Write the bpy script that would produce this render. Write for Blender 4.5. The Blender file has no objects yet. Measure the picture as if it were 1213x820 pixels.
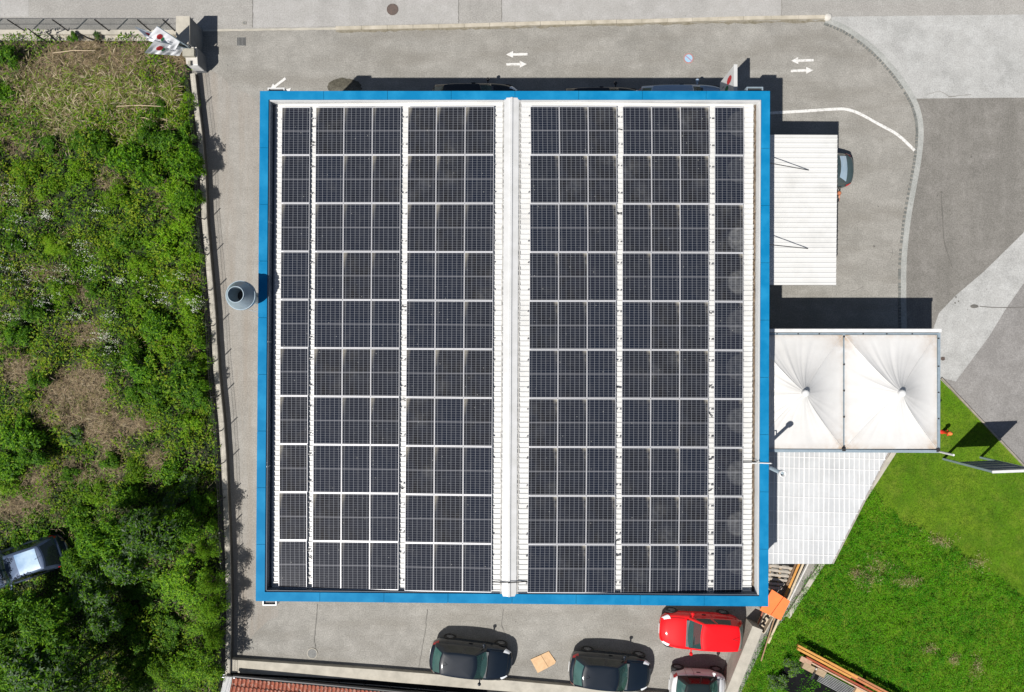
import bpy, bmesh, math, random
import numpy as np
from mathutils import Vector, Matrix, Euler

random.seed(11); RNG = np.random.default_rng(11)
PI = math.pi; R = math.radians
SC = bpy.context.scene
COL = SC.collection

# ------------------------------------------------------------------ camera, sky, sun, exposure
H = 33.5; F = 840.0; CX = 606.5; CY = 410.0          # drone height (m), focal length in photo pixels
cam_d = bpy.data.cameras.new('camera'); cam = bpy.data.objects.new('camera', cam_d); COL.objects.link(cam)
cam.location = (0, 0, H); cam_d.sensor_width = 36; cam_d.lens = 36 * F / 1213; cam_d.clip_end = 2000
SC.camera = cam
W_ = bpy.data.worlds.new('World'); SC.world = W_; W_.use_nodes = True
SUN_EL = 56.0; SUN_AZ = 225.0
nt = W_.node_tree; bg = nt.nodes['Background']; sky = nt.nodes.new('ShaderNodeTexSky')
sky.sky_type = 'NISHITA'; sky.sun_disc = False; sky.sun_elevation = R(SUN_EL); sky.sun_rotation = R(SUN_AZ)
nt.links.new(sky.outputs[0], bg.inputs[0]); bg.inputs[1].default_value = 0.05
sd = bpy.data.lights.new('sun', 'SUN'); sd.energy = 5.0; sd.angle = R(0.5); sd.color = (1.0, 0.965, 0.91)
sun = bpy.data.objects.new('sun', sd); COL.objects.link(sun)
S = Vector((-math.cos(R(SUN_EL)) * .7071, -math.cos(R(SUN_EL)) * .7071, math.sin(R(SUN_EL))))
sun.rotation_euler = S.to_track_quat('Z', 'Y').to_euler(); sun.location = S * 60
vs = SC.view_settings
SC.display_settings.display_device = 'sRGB'; vs.view_transform = 'Standard'; vs.look = 'None'
vs.gamma = 1; vs.exposure = 0.35; vs.use_curve_mapping = False
SC.cycles.max_bounces = 6; SC.cycles.transparent_max_bounces = 12


def P(u, v, z=0.0):
    """Where the photograph's pixel (u, v) meets the level z, in metres."""
    k = (H - z) / F
    return Vector(((u - CX) * k, (CY - v) * k, z))


# ------------------------------------------------------------------ materials
def lin(r, g, b):
    f = lambda c: (c / 255 / 12.92) if c / 255 <= .04045 else ((c / 255 + .055) / 1.055) ** 2.4
    return (f(r), f(g), f(b))


def newmat(name):
    m = bpy.data.materials.new(name); m.use_nodes = True
    return m, m.node_tree, m.node_tree.nodes['Principled BSDF']


def N(t, kind, **kw):
    n = t.nodes.new(kind)
    for k, v in kw.items():
        if k.startswith('i_'):
            key = k[2:]
            n.inputs[int(key) if key.isdigit() else key.replace('_', ' ')].default_value = v
        else:
            setattr(n, k, v)
    return n


def c4(c): return (c[0], c[1], c[2], 1)


def noise(t, vec, scale, detail=4, rough=.55, stretch=None):
    if stretch:
        mp = N(t, 'ShaderNodeMapping'); mp.inputs['Scale'].default_value = stretch
        t.links.new(vec, mp.inputs[0]); vec = mp.outputs[0]
    n = N(t, 'ShaderNodeTexNoise'); n.inputs['Scale'].default_value = scale
    n.inputs['Detail'].default_value = detail; n.inputs['Roughness'].default_value = rough
    t.links.new(vec, n.inputs['Vector']); return n.outputs['Fac']


def ramp(t, fac, lo, hi, a=0.0, b=1.0):
    m = N(t, 'ShaderNodeMapRange'); m.inputs[1].default_value = lo; m.inputs[2].default_value = hi
    m.inputs[3].default_value = a; m.inputs[4].default_value = b; m.clamp = True
    t.links.new(fac, m.inputs[0]); return m.outputs[0]


def mix(t, fac, a, b, blend='MIX'):
    m = N(t, 'ShaderNodeMix', data_type='RGBA', blend_type=blend)
    for s, v in ((0, fac), (6, a), (7, b)):
        if hasattr(v, 'node'): t.links.new(v, m.inputs[s])
        elif isinstance(v, (int, float)): m.inputs[s].default_value = v
        else: m.inputs[s].default_value = c4(v)
    return m.outputs[2]


def math_(t, op, a, b=None):
    m = N(t, 'ShaderNodeMath', operation=op)
    for s, v in ((0, a), (1, b)):
        if v is None: continue
        if hasattr(v, 'node'): t.links.new(v, m.inputs[s])
        else: m.inputs[s].default_value = v
    return m.outputs[0]


def mat(name, col, col2=None, rough=.6, metal=0.0, vs_=4.0, lo=.35, hi=.7, bump=0.0, bs=60.0, coat=0.0, spec=.5, stretch=None):
    m, t, p = newmat(name)
    tc = N(t, 'ShaderNodeTexCoord').outputs['Object']
    if col2 is not None:
        f = ramp(t, noise(t, tc, vs_, 6, .6, stretch), lo, hi)
        t.links.new(mix(t, f, col, col2), p.inputs['Base Color'])
    else:
        p.inputs['Base Color'].default_value = c4(col)
    p.inputs['Roughness'].default_value = rough; p.inputs['Metallic'].default_value = metal
    p.inputs['Coat Weight'].default_value = coat; p.inputs['Coat Roughness'].default_value = .04
    p.inputs['Specular IOR Level'].default_value = spec
    if bump:
        b = N(t, 'ShaderNodeBump'); b.inputs['Strength'].default_value = bump; b.inputs['Distance'].default_value = .02
        t.links.new(noise(t, tc, bs, 4), b.inputs['Height']); t.links.new(b.outputs[0], p.inputs['Normal'])
    return m


def asphalt(name, base, stain, light, grain=.5, streak=None, streak_col=None, big=.22, patch=None):
    """Worn paving: broad stains, mid blotches, pale dust and fine aggregate speckle."""
    m, t, p = newmat(name)
    tc = N(t, 'ShaderNodeTexCoord').outputs['Object']
    c = mix(t, ramp(t, noise(t, tc, big, 5, .6), .35, .72), base, stain)
    c = mix(t, ramp(t, noise(t, tc, 1.3, 8, .68), .44, .74, 0, .9), c, light)
    c = mix(t, ramp(t, noise(t, tc, .75, 8, .7), .54, .74, 0, .6), c, tuple(x * .66 for x in base))
    if streak:
        c = mix(t, ramp(t, noise(t, tc, 1.0, 5, .6, streak), .44, .70, 0, .85), c, streak_col or light)
    g = ramp(t, noise(t, tc, 17, 3, .75), .3, .72, 1 - grain * .55, 1 + grain * .45)
    cc = N(t, 'ShaderNodeCombineColor')
    for i in range(3): t.links.new(g, cc.inputs[i])
    c = mix(t, 1.0, c, cc.outputs[0], 'MULTIPLY')
    vo = N(t, 'ShaderNodeTexVoronoi'); vo.inputs['Scale'].default_value = 1.1; t.links.new(tc, vo.inputs['Vector'])
    c = mix(t, ramp(t, vo.outputs['Distance'], .02, .045, .55, 0), c, tuple(x * .3 for x in base))
    t.links.new(c, p.inputs['Base Color']); p.inputs['Roughness'].default_value = .9
    p.inputs['Specular IOR Level'].default_value = .25
    b = N(t, 'ShaderNodeBump'); b.inputs['Strength'].default_value = .5; b.inputs['Distance'].default_value = .012
    t.links.new(noise(t, tc, 60, 3), b.inputs['Height']); t.links.new(b.outputs[0], p.inputs['Normal'])
    return m


def leafmat(name, cols, trans=.25, rough=.55, patch=None):
    """Leaf: every leaf (mesh island) picks its own tint."""
    m, t, p = newmat(name)
    g = N(t, 'ShaderNodeNewGeometry'); cr = N(t, 'ShaderNodeValToRGB')
    el = cr.color_ramp.elements
    for i, c in enumerate(cols):
        pos = i / max(1, len(cols) - 1)
        e = el[i] if i < 2 else el.new(pos)
        e.position = pos; e.color = c4(c)
    t.links.new(g.outputs['Random Per Island'], cr.inputs[0])
    c = cr.outputs[0]
    if patch:
        f = ramp(t, noise(t, g.outputs['Position'], patch[1], 3), .42, .62)
        c = mix(t, f, c, mix(t, .65, c, patch[0]))
    oi = N(t, 'ShaderNodeObjectInfo'); v = ramp(t, oi.outputs['Random'], 0, 1, .75, 1.2)
    cc = N(t, 'ShaderNodeCombineColor')
    for i in range(3): t.links.new(v, cc.inputs[i])
    c = mix(t, 1.0, c, cc.outputs[0], 'MULTIPLY')
    t.links.new(c, p.inputs['Base Color']); p.inputs['Roughness'].default_value = rough
    p.inputs['Specular IOR Level'].default_value = .12
    tr = N(t, 'ShaderNodeBsdfTranslucent'); t.links.new(c, tr.inputs[0])
    mx = N(t, 'ShaderNodeMixShader'); mx.inputs[0].default_value = trans
    t.links.new(p.outputs[0], mx.inputs[1]); t.links.new(tr.outputs[0], mx.inputs[2])
    t.links.new(mx.outputs[0], t.nodes['Material Output'].inputs[0])
    return m


def meshmat(name, col, cell=.05, wire=.12, ax=('X', 'Z')):
    """Welded wire netting: solid wires, open between them."""
    m, t, p = newmat(name)
    tc = N(t, 'ShaderNodeTexCoord').outputs['Object']; sx = N(t, 'ShaderNodeSeparateXYZ'); t.links.new(tc, sx.inputs[0])
    fs = []
    for a in ax:
        fr = math_(t, 'FRACT', math_(t, 'DIVIDE', sx.outputs[a], cell))
        fs.append(math_(t, 'LESS_THAN', fr, wire))
    f = math_(t, 'MAXIMUM', fs[0], fs[1])
    p.inputs['Base Color'].default_value = c4(col); p.inputs['Roughness'].default_value = .5
    tr = N(t, 'ShaderNodeBsdfTransparent'); mx = N(t, 'ShaderNodeMixShader')
    t.links.new(f, mx.inputs[0]); t.links.new(tr.outputs[0], mx.inputs[1]); t.links.new(p.outputs[0], mx.inputs[2])
    t.links.new(mx.outputs[0], t.nodes['Material Output'].inputs[0])
    return m


def solarmat(name, side, ring=False):
    """Half-cut cell glass: 6 x 20 cells, pale gaps, one middle bar, a fan of dried dust near the lower corner."""
    m, t, p = newmat(name)
    tc = N(t, 'ShaderNodeTexCoord').outputs['Object']; sx = N(t, 'ShaderNodeSeparateXYZ'); t.links.new(tc, sx.inputs[0])
    X, Y = sx.outputs['X'], sx.outputs['Y']
    oi = N(t, 'ShaderNodeObjectInfo').outputs['Random']
    def gap(a, pitch, w):
        d = math_(t, 'ABSOLUTE', math_(t, 'SUBTRACT', math_(t, 'FRACT', math_(t, 'ADD', math_(t, 'DIVIDE', a, pitch), 100.5)), .5))
        return math_(t, 'GREATER_THAN', d, .5 - w / pitch / 2)
    gx = gap(math_(t, 'ADD', X, .0), .1825, .013)
    gy = gap(math_(t, 'ADD', Y, .0), .0925, .0105)
    mid = math_(t, 'LESS_THAN', math_(t, 'ABSOLUTE', Y), .010)
    dark = mix(t, ramp(t, oi, .2, .8), (.006, .009, .018), (.011, .0100, .0095))
    dark = mix(t, ramp(t, noise(t, tc, 1.6, 4), .3, .7), dark, (.016, .018, .026))
    c = mix(t, math_(t, 'MULTIPLY', gy, .8), dark, (.135, .14, .155))
    c = mix(t, math_(t, 'MULTIPLY', gx, .85), c, (.19, .20, .215))
    c = mix(t, math_(t, 'MULTIPLY', mid, .75), c, (.28, .28, .30))
    # dust left by standing water at the upper eave corner of the module
    ex = math_(t, 'ADD', math_(t, 'MULTIPLY', X, -side), .56)        # 0 at the eave edge, grows inwards
    ey = math_(t, 'SUBTRACT', .94, Y)
    n = noise(t, tc, 5, 4)
    off = N(t, 'ShaderNodeVectorMath', operation='ADD'); t.links.new(tc, off.inputs[0])
    cx = N(t, 'ShaderNodeCombineXYZ')
    for i in range(3): t.links.new(math_(t, 'MULTIPLY', oi, 37.0 + i * 11), cx.inputs[i])
    t.links.new(cx.outputs[0], off.inputs[1])
    n2 = noise(t, off.outputs[0], 2.2, 5, .65)
    fx = ramp(t, math_(t, 'ADD', ex, math_(t, 'MULTIPLY', ey, .16)), .0, .20, 1, 0)
    fy = ramp(t, ey, .02, .85, 1, 0)
    d = math_(t, 'MULTIPLY', math_(t, 'MULTIPLY', fx, fy), ramp(t, n, .3, .55))
    d = math_(t, 'MULTIPLY', d, ramp(t, oi, .15, .8, .15, .95))
    c = mix(t, d, c, (.36, .33, .27))
    c = mix(t, ramp(t, n2, .52, .8, 0, .07), c, (.22, .21, .19))
    vo = N(t, 'ShaderNodeTexVoronoi'); vo.inputs['Scale'].default_value = .9; t.links.new(off.outputs[0], vo.inputs['Vector'])
    blot = math_(t, 'MULTIPLY', ramp(t, vo.outputs['Distance'], .12, .36, 1, 0), ramp(t, oi, .6, .95, 0, .10))
    c = mix(t, math_(t, 'MULTIPLY', blot, ramp(t, n, .3, .65)), c, (.34, .34, .33))
    vs2 = N(t, 'ShaderNodeTexVoronoi'); vs2.inputs['Scale'].default_value = 3.2; t.links.new(off.outputs[0], vs2.inputs['Vector'])
    c = mix(t, ramp(t, vs2.outputs['Distance'], .03, .07, .55, 0), c, (.4, .4, .37))
    if ring:                                   # pale round drying marks on the column next to the gutter
        dx = math_(t, 'SUBTRACT', X, .42); dy = math_(t, 'ADD', Y, math_(t, 'MULTIPLY', math_(t, 'SUBTRACT', oi, .5), .9))
        rr = math_(t, 'SQRT', math_(t, 'ADD', math_(t, 'MULTIPLY', dx, dx), math_(t, 'MULTIPLY', dy, dy)))
        disc_ = math_(t, 'MULTIPLY', ramp(t, rr, .42, .50, 1, 0), math_(t, 'MULTIPLY', ramp(t, n, .25, .7, .02, .22), ramp(t, oi, .1, .9, .25, 1)))
        rim = math_(t, 'MULTIPLY', ramp(t, math_(t, 'ABSOLUTE', math_(t, 'SUBTRACT', rr, .46)), .01, .06, 1, 0), .10)
        c = mix(t, math_(t, 'MAXIMUM', disc_, math_(t, 'MULTIPLY', rim, n)), c, (.42, .42, .41))
    t.links.new(c, p.inputs['Base Color']); p.inputs['Roughness'].default_value = .075
    p.inputs['Specular IOR Level'].default_value = .42
    return m


WHITE_STEEL = mat('white roof sheet', (.55, .548, .535), (.46, .457, .44), rough=.5, vs_=.9, lo=.5, hi=.8)
CAP = mat('white flashing', (.52, .52, .52), (.44, .44, .43), rough=.4, vs_=1.5)
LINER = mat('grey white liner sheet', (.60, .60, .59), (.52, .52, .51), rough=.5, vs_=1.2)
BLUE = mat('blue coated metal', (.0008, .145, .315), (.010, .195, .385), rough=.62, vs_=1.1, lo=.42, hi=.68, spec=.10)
LINER_SHADE = mat('shade toned liner sheet', (.085, .11, .145), (.06, .08, .11), rough=.6, vs_=1.2)  # liner darkened in colour to stand in for shade on west and south faces
BLUEDK = mat('blue seam', (.001, .06, .2), rough=.5)
RENDERW = mat('warehouse wall render', (.5, .5, .48), (.42, .42, .4), rough=.8, vs_=.7)
DEBRIS = mat('leaf litter in gutter', (.06, .04, .025), (.22, .17, .12), rough=.95, vs_=9, bump=.5, bs=30)
FRAME = mat('aluminium module frame', (.62, .62, .64), rough=.4, metal=.15)
BLACK = mat('black rubber', (.012, .012, .012), rough=.6)
DARKMET = mat('dark steel', (.03, .03, .032), rough=.5, metal=.3)
GREYMET = mat('galvanised steel', (.36, .38, .40), (.28, .3, .32), rough=.4, metal=.45, vs_=6)
PALEMET = mat('pale blue grey zinc', (.33, .40, .45), (.26, .33, .38), rough=.4, metal=.35, vs_=5)
WHITEPAINT = mat('white painted metal', (.62, .62, .62), (.52, .52, .51), rough=.4, vs_=3)
CONC = mat('beige concrete', (.42, .39, .33), (.30, .28, .235), rough=.9, vs_=1.7, bump=.4, bs=25)
CONC2 = mat('weathered wall concrete', (.44, .41, .35), (.24, .225, .19), rough=.9, vs_=2.6, bump=.5, bs=20)
GREYRENDER = mat('grey render', (.17, .18, .19), (.12, .125, .13), rough=.9, vs_=1.5)
STONE = mat('pale stone', (.5, .48, .44), (.38, .36, .33), rough=.9, vs_=4)
PVC = None
WOOD = mat('weathered timber', (.36, .27, .17), (.24, .17, .10), rough=.8, vs_=5, stretch=(1, 8, 8))
OCHRE = mat('yellow ochre timber', (.55, .27, .06), (.42, .19, .04), rough=.7, vs_=4)
ORANGEB = mat('orange painted board', (.78, .17, .03), (.70, .14, .03), rough=.6, vs_=2)
REDBEAM = mat('rusty red beam', (.30, .055, .02), (.22, .05, .02), rough=.7, vs_=4)
CARD = mat('cardboard', (.55, .37, .21), (.47, .30, .165), rough=.9, vs_=6)
TARP = mat('black tarp', (.004, .0045, .005), (.008, .008, .009), rough=.9, spec=.1, vs_=3, bump=.5, bs=5)
CABLE = mat('black cable', (.01, .01, .01), rough=.7)
PAINTW = mat('white road paint', (.58, .57, .55), (.33, .32, .295), rough=.85, vs_=9, lo=.50, hi=.72)
IRON = mat('brown cast iron', (.12, .085, .07), (.075, .06, .055), rough=.8, vs_=14)
IRONG = mat('grey cast iron', (.2, .2, .19), (.14, .14, .135), rough=.8, vs_=14)
COBBLE = mat('dark cobble', (.095, .10, .094), (.18, .185, .172), rough=.9, vs_=6)
EMRED = mat('emblem red', (.42, .02, .025), rough=.7)
EMGREEN = mat('emblem green', (.02, .16, .07), rough=.7)
EMGREY = mat('lettering grey', (.12, .13, .15), rough=.7)
RED_H = mat('hydrant red', (.55, .03, .015), rough=.4, coat=.3)
ORG_H = mat('hydrant orange', (.85, .20, .05), rough=.4, coat=.3)
TYRE = mat('tyre rubber', (.015, .015, .015), rough=.8)
RIM = mat('wheel rim', (.35, .35, .36), rough=.3, metal=.7)
TAIL = mat('red lamp glass', (.42, .008, .012), rough=.12, coat=.6)
HEADL = mat('clear lamp glass', (.75, .77, .8), rough=.1, coat=.8)
GLASS = mat('tinted car glass', (.035, .085, .08), (.05, .11, .10), rough=.04, vs_=2.5, coat=.4)
GLASSD = mat('dark car glass', (.012, .018, .018), rough=.04, coat=.3)
GLASS_SKY = mat('sky reflection car glass', (.38, .52, .64), (.44, .58, .70), rough=.05, vs_=3, coat=.5)  # pale blue colour paints a sky reflection onto the canopy car's glass
TRIM = mat('black car trim', (.012, .012, .013), rough=.5)
PLATE = mat('number plate white', (.6, .6, .6), rough=.5)

# ------------------------------------------------------------------ mesh helpers
ORG = {}


class MB:
    """Collects boxes, tubes, prisms ... and links them as one mesh object."""
    def __init__(s): s.v = []; s.f = []; s.m = []

    def add(s, vs, fs, mi=0):
        b = len(s.v); s.v += [tuple(v) for v in vs]; s.f += [tuple(b + i for i in f) for f in fs]; s.m += [mi] * len(fs)
        return s

    def prism(s, pts, z0, z1, mi=0):
        """pts: outline as (x, y); a list in z1 / z0 gives each corner its own level."""
        a = sum(pts[i][0] * pts[(i + 1) % len(pts)][1] - pts[(i + 1) % len(pts)][0] * pts[i][1] for i in range(len(pts)))
        n = len(pts); Z0 = z0 if hasattr(z0, '__len__') else [z0] * n; Z1 = z1 if hasattr(z1, '__len__') else [z1] * n
        idx = list(range(n)) if a > 0 else list(range(n))[::-1]
        vs = [(pts[i][0], pts[i][1], Z0[i]) for i in idx] + [(pts[i][0], pts[i][1], Z1[i]) for i in idx]
        fs = [tuple(range(n))[::-1], tuple(range(n, 2 * n))] + [(i, (i + 1) % n, n + (i + 1) % n, n + i) for i in range(n)]
        return s.add(vs, fs, mi)

    def box(s, c, size, rz=0.0, mi=0, rot=None):
        x, y, z = (d / 2 for d in size)
        M = (rot.to_matrix() if rot else Matrix.Rotation(rz, 3, 'Z'))
        vs = [Vector(c) + M @ Vector((a * x, b * y, d * z)) for a in (-1, 1) for b in (-1, 1) for d in (-1, 1)]
        return s.add(vs, [(0, 1, 3, 2), (4, 6, 7, 5), (0, 4, 5, 1), (2, 3, 7, 6), (0, 2, 6, 4), (1, 5, 7, 3)], mi)

    def beam(s, a, b, w, h, mi=0):
        a, b = Vector(a), Vector(b); d = b - a
        q = d.to_track_quat('X', 'Z')
        return s.box((a + b) / 2, (d.length, w, h), rot=q.to_euler(), mi=mi)

    def tube(s, pts, r, n=8, mi=0, cap=True):
        pts = [Vector(p) for p in pts]; rs = r if hasattr(r, '__len__') else [r] * len(pts)
        rings = []
        for i, p in enumerate(pts):
            d = (pts[min(i + 1, len(pts) - 1)] - pts[max(i - 1, 0)]).normalized()
            q = d.to_track_quat('Z', 'Y')
            rings.append([p + q @ Vector((rs[i] * math.cos(2 * PI * k / n), rs[i] * math.sin(2 * PI * k / n), 0)) for k in range(n)])
        vs = [v for rg in rings for v in rg]; fs = []
        for i in range(len(pts) - 1):
            for k in range(n):
                fs.append((i * n + k, i * n + (k + 1) % n, (i + 1) * n + (k + 1) % n, (i + 1) * n + k))
        if cap: fs += [tuple(range(n))[::-1], tuple(range(len(vs) - n, len(vs)))]
        return s.add(vs, fs, mi)

    def lathe(s, c, prof, n=24, mi=0, axis='Z'):
        vs = []
        for r, z in prof:
            for k in range(n):
                a = 2 * PI * k / n
                p = (r * math.cos(a), r * math.sin(a), z)
                if axis == 'Y': p = (p[0], p[2], p[1])
                vs.append(Vector(c) + Vector(p))
        fs = []
        for i in range(len(prof) - 1):
            for k in range(n):
                q = (i * n + k, i * n + (k + 1) % n, (i + 1) * n + (k + 1) % n, (i + 1) * n + k)
                fs.append(q if axis == 'Z' else q[::-1])
        return s.add(vs, fs, mi)

    def grid(s, rows, mi=0, flip=False):
        n = len(rows[0]); vs = [p for r in rows for p in r]; fs = []
        for i in range(len(rows) - 1):
            for j in range(n - 1):
                q = (i * n + j, i * n + j + 1, (i + 1) * n + j + 1, (i + 1) * n + j)
                fs.append(q[::-1] if flip else q)
        return s.add(vs, fs, mi)

    def sheet(s, pts, z, mi=0):
        a = sum(pts[i][0] * pts[(i + 1) % len(pts)][1] - pts[(i + 1) % len(pts)][0] * pts[i][1] for i in range(len(pts)))
        pp = list(pts) if a > 0 else list(pts)[::-1]
        return s.add([(p[0], p[1], z) for p in pp], [tuple(range(len(pp)))], mi)

    def ribbon(s, pts, w, z, mi=0, jit=0.0):
        pts = [Vector((p[0], p[1])) for p in pts]; L = []; Rr = []
        for i, p in enumerate(pts):
            d = (pts[min(i + 1, len(pts) - 1)] - pts[max(i - 1, 0)]).normalized(); n = Vector((-d.y, d.x))
            ww = (w[i] if hasattr(w, '__len__') else w) / 2 * (1 + random.uniform(-jit, jit))
            L.append((p.x + n.x * ww, p.y + n.y * ww, z)); Rr.append((p.x - n.x * ww, p.y - n.y * ww, z))
        return s.grid([Rr, L], mi)

    def build(s, name, mats, parent=None, smooth=False, auto=None):
        o3 = ORG.get(parent.name, Vector()) if parent else Vector()
        me = bpy.data.meshes.new(name)
        me.from_pydata([(v[0] - o3[0], v[1] - o3[1], v[2] - o3[2]) for v in s.v], [], s.f)
        for m in (mats if isinstance(mats, (list, tuple)) else [mats]): me.materials.append(m)
        me.polygons.foreach_set('material_index', s.m)
        if smooth: me.polygons.foreach_set('use_smooth', [True] * len(s.f))
        me.update()
        o = bpy.data.objects.new(name, me); COL.objects.link(o)
        if parent: o.parent = parent; ORG[o.name] = o3
        return o


def tag(o, label, cat, group=None, kind='thing'):
    o['label'] = label; o['category'] = cat
    if group: o['group'] = group
    o['kind'] = kind
    return o


def thing(name, label, cat, loc=(0, 0, 0), group=None):
    o = bpy.data.objects.new(name, None); COL.objects.link(o); o.location = loc; o.empty_display_size = .2
    ORG[o.name] = Vector(loc)
    return tag(o, label, cat, group)


def setting(o, kind='structure'):
    o['kind'] = kind; return o


def copy_tree(o, parent=None):
    c = o.copy(); COL.objects.link(c)
    if parent: c.parent = parent; c.matrix_parent_inverse = Matrix()
    for ch in [x for x in o.children]: copy_tree(ch, c)
    return c


def px(pts, z=0.0): return [P(u, v, z) for u, v in pts]


def densify(pts, step=.35, jit=0.0):
    out = []
    for a, b in zip(pts[:-1], pts[1:]):
        n = max(1, int((Vector(b) - Vector(a)).length / step))
        for i in range(n):
            p = Vector(a).lerp(Vector(b), i / n)
            if i: p += Vector((random.uniform(-jit, jit), random.uniform(-jit, jit), 0))
            out.append(p)
    out.append(Vector(pts[-1])); return out


def smooth_line(pts, n=6):
    pts = [Vector(p) for p in pts]; out = []
    for i in range(len(pts) - 1):
        p0, p1, p2, p3 = pts[max(i - 1, 0)], pts[i], pts[i + 1], pts[min(i + 2, len(pts) - 1)]
        for k in range(n):
            t = k / n
            out.append(.5 * ((2 * p1) + (p2 - p0) * t + (2 * p0 - 5 * p1 + 4 * p2 - p3) * t * t + (3 * p1 - p0 - 3 * p2 + p3) * t ** 3))
    out.append(pts[-1]); return out


ORD = ['first', 'second', 'third', 'fourth', 'fifth', 'sixth', 'seventh', 'eighth', 'ninth', 'tenth', 'eleventh', 'twelfth', 'thirteenth', 'fourteenth']

# ------------------------------------------------------------------ the ground and paving
A_YARD = asphalt('yard asphalt', (.262, .251, .228), (.205, .197, .178), (.325, .312, .285), .6, (.25, .9, 1), (.192, .18, .158))
A_ROAD = asphalt('road asphalt', (.295, .284, .265), (.25, .24, .225), (.34, .33, .31), .5, (.2, 1.2, 1), (.27, .258, .24))
A_PAVE = asphalt('pale road slab', (.325, .315, .30), (.28, .272, .26), (.37, .36, .35), .35)
A_CONC = asphalt('light worn concrete', (.365, .362, .35), (.285, .285, .275), (.42, .42, .41), .45, big=.5)
A_DARK = asphalt('dark asphalt', (.185, .175, .158), (.145, .137, .124), (.235, .222, .205), .6, (1.3, .18, 1), (.15, .142, .128))
A_DARK2 = asphalt('grey asphalt', (.215, .205, .195), (.18, .172, .165), (.27, .26, .25), .5)
A_DRIVE = asphalt('driveway asphalt', (.265, .252, .23), (.235, .222, .20), (.32, .305, .28), .5, (1.8, .12, 1), (.235, .205, .172))
A_STRIP = asphalt('drain strip concrete', (.30, .305, .29), (.26, .265, .25), (.36, .36, .34), .4)
A_BACK = asphalt('lower yard', (.022, .022, .021), (.014, .014, .014), (.04, .038, .036), .5)  # near black to paint in the shade beyond the low wall

setting(MB().sheet([(-120, -120), (120, -120), (120, 120), (-120, 120)], 0).build('ground', A_YARD))
setting(MB().sheet(px([(-600, -700), (1900, -700), (1900, 12), (985, 21), (398, 33), (240, 36), (-600, 36)]), .004).build('road', A_ROAD))
m = MB()
m.sheet(px([(299, -60), (543, -60), (543, 27.5), (398, 31), (299, 33)]), .008)
m.sheet(px([(-30, -60), (34, -60), (34, 20), (-30, 20)]), .008)
m.sheet(px([(594, -60), (925, -60), (925, 19), (594, 26)]), .008)
setting(m.build('road_slab', A_PAVE))
curve_px = [(978, 24), (1000, 33), (1021, 47), (1041, 64), (1059, 84), (1073, 103), (1084, 123), (1089.5, 143), (1090.5, 163), (1088, 188), (1083, 217), (1077, 250), (1073, 280), (1070.5, 310), (1070, 350), (1071, 410)]
curve = smooth_line(px(curve_px), 6)
cpx = [(p.x, p.y) for p in curve]
setting(MB().sheet([(p.x, p.y) for p in px([(985, 20), (1500, 14), (1500, 114), (1086, 117)])] + [(p.x, p.y) for p in curve if P(0, 117).y < p.y < P(0, 26).y][::-1], .008).build('concrete_apron', A_CONC))
low = [(p.x, p.y) for p in curve if p.y < P(0, 119).y]
setting(MB().sheet([tuple(P(1086, 117).xy), tuple(P(1500, 113).xy), tuple(P(1500, 20 + 0).xy)][:2] + [tuple(P(1500, 60).xy)][:0] + [tuple(P(1500, -10).xy)][:0] + [tuple(P(1213 + 80, 205).xy), tuple(P(1213, 275).xy), tuple(P(1165, 322).xy), tuple(P(1132, 350).xy), tuple(P(1112, 371).xy), tuple(P(1098, 410).xy)] + low[::-1], .012).build('dark_asphalt', A_DARK))
setting(MB().sheet(px([(1293, 205), (1213, 275), (1165, 322), (1132, 350), (1112, 371), (1098, 410), (1090, 470), (1118, 470), (1132, 452), (1172, 398), (1190, 368), (1213, 335), (1293, 230)]), .016).build('concrete_lane', A_CONC))
setting(MB().sheet(px([(1293, 230), (1213, 335), (1190, 368), (1172, 398), (1132, 452), (1112, 447), (1215, 556), (1500, 850), (1500, 60)]), .020).build('side_road', A_DARK2))
setting(MB().ribbon(curve, .26, .024).build('drain_strip', A_STRIP))
m = MB()
off = []
for i, p in enumerate(curve):
    d = (curve[min(i + 1, len(curve) - 1)] - curve[max(i - 1, 0)]).normalized()
    off.append(p + Vector((d.y, -d.x, 0)) * .185)
acc = densify(off, .12)
for i in range(len(acc) - 1):
    if random.random() < .95:
        a, b = acc[i], acc[i + 1]; d = b - a
        m.box((a + b) / 2 + Vector((random.uniform(-.01, .01), random.uniform(-.01, .01), .012)), (.112, .115, .026), math.atan2(d.y, d.x) + random.uniform(-.1, .1))
setting(m.build('cobble_edging', COBBLE))
# driveway by the boundary wall (browner, streaked along its length)
setting(MB().sheet(px([(237, 88), (250, 84), (262, 90), (276, 104), (296, 112), (312, 128), (330, 140), (330, 730), (318, 735), (300, 752), (288, 770), (268, 775), (268, 620), (258, 480), (245, 290)]), .004).build('driveway', A_DRIVE))
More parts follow.
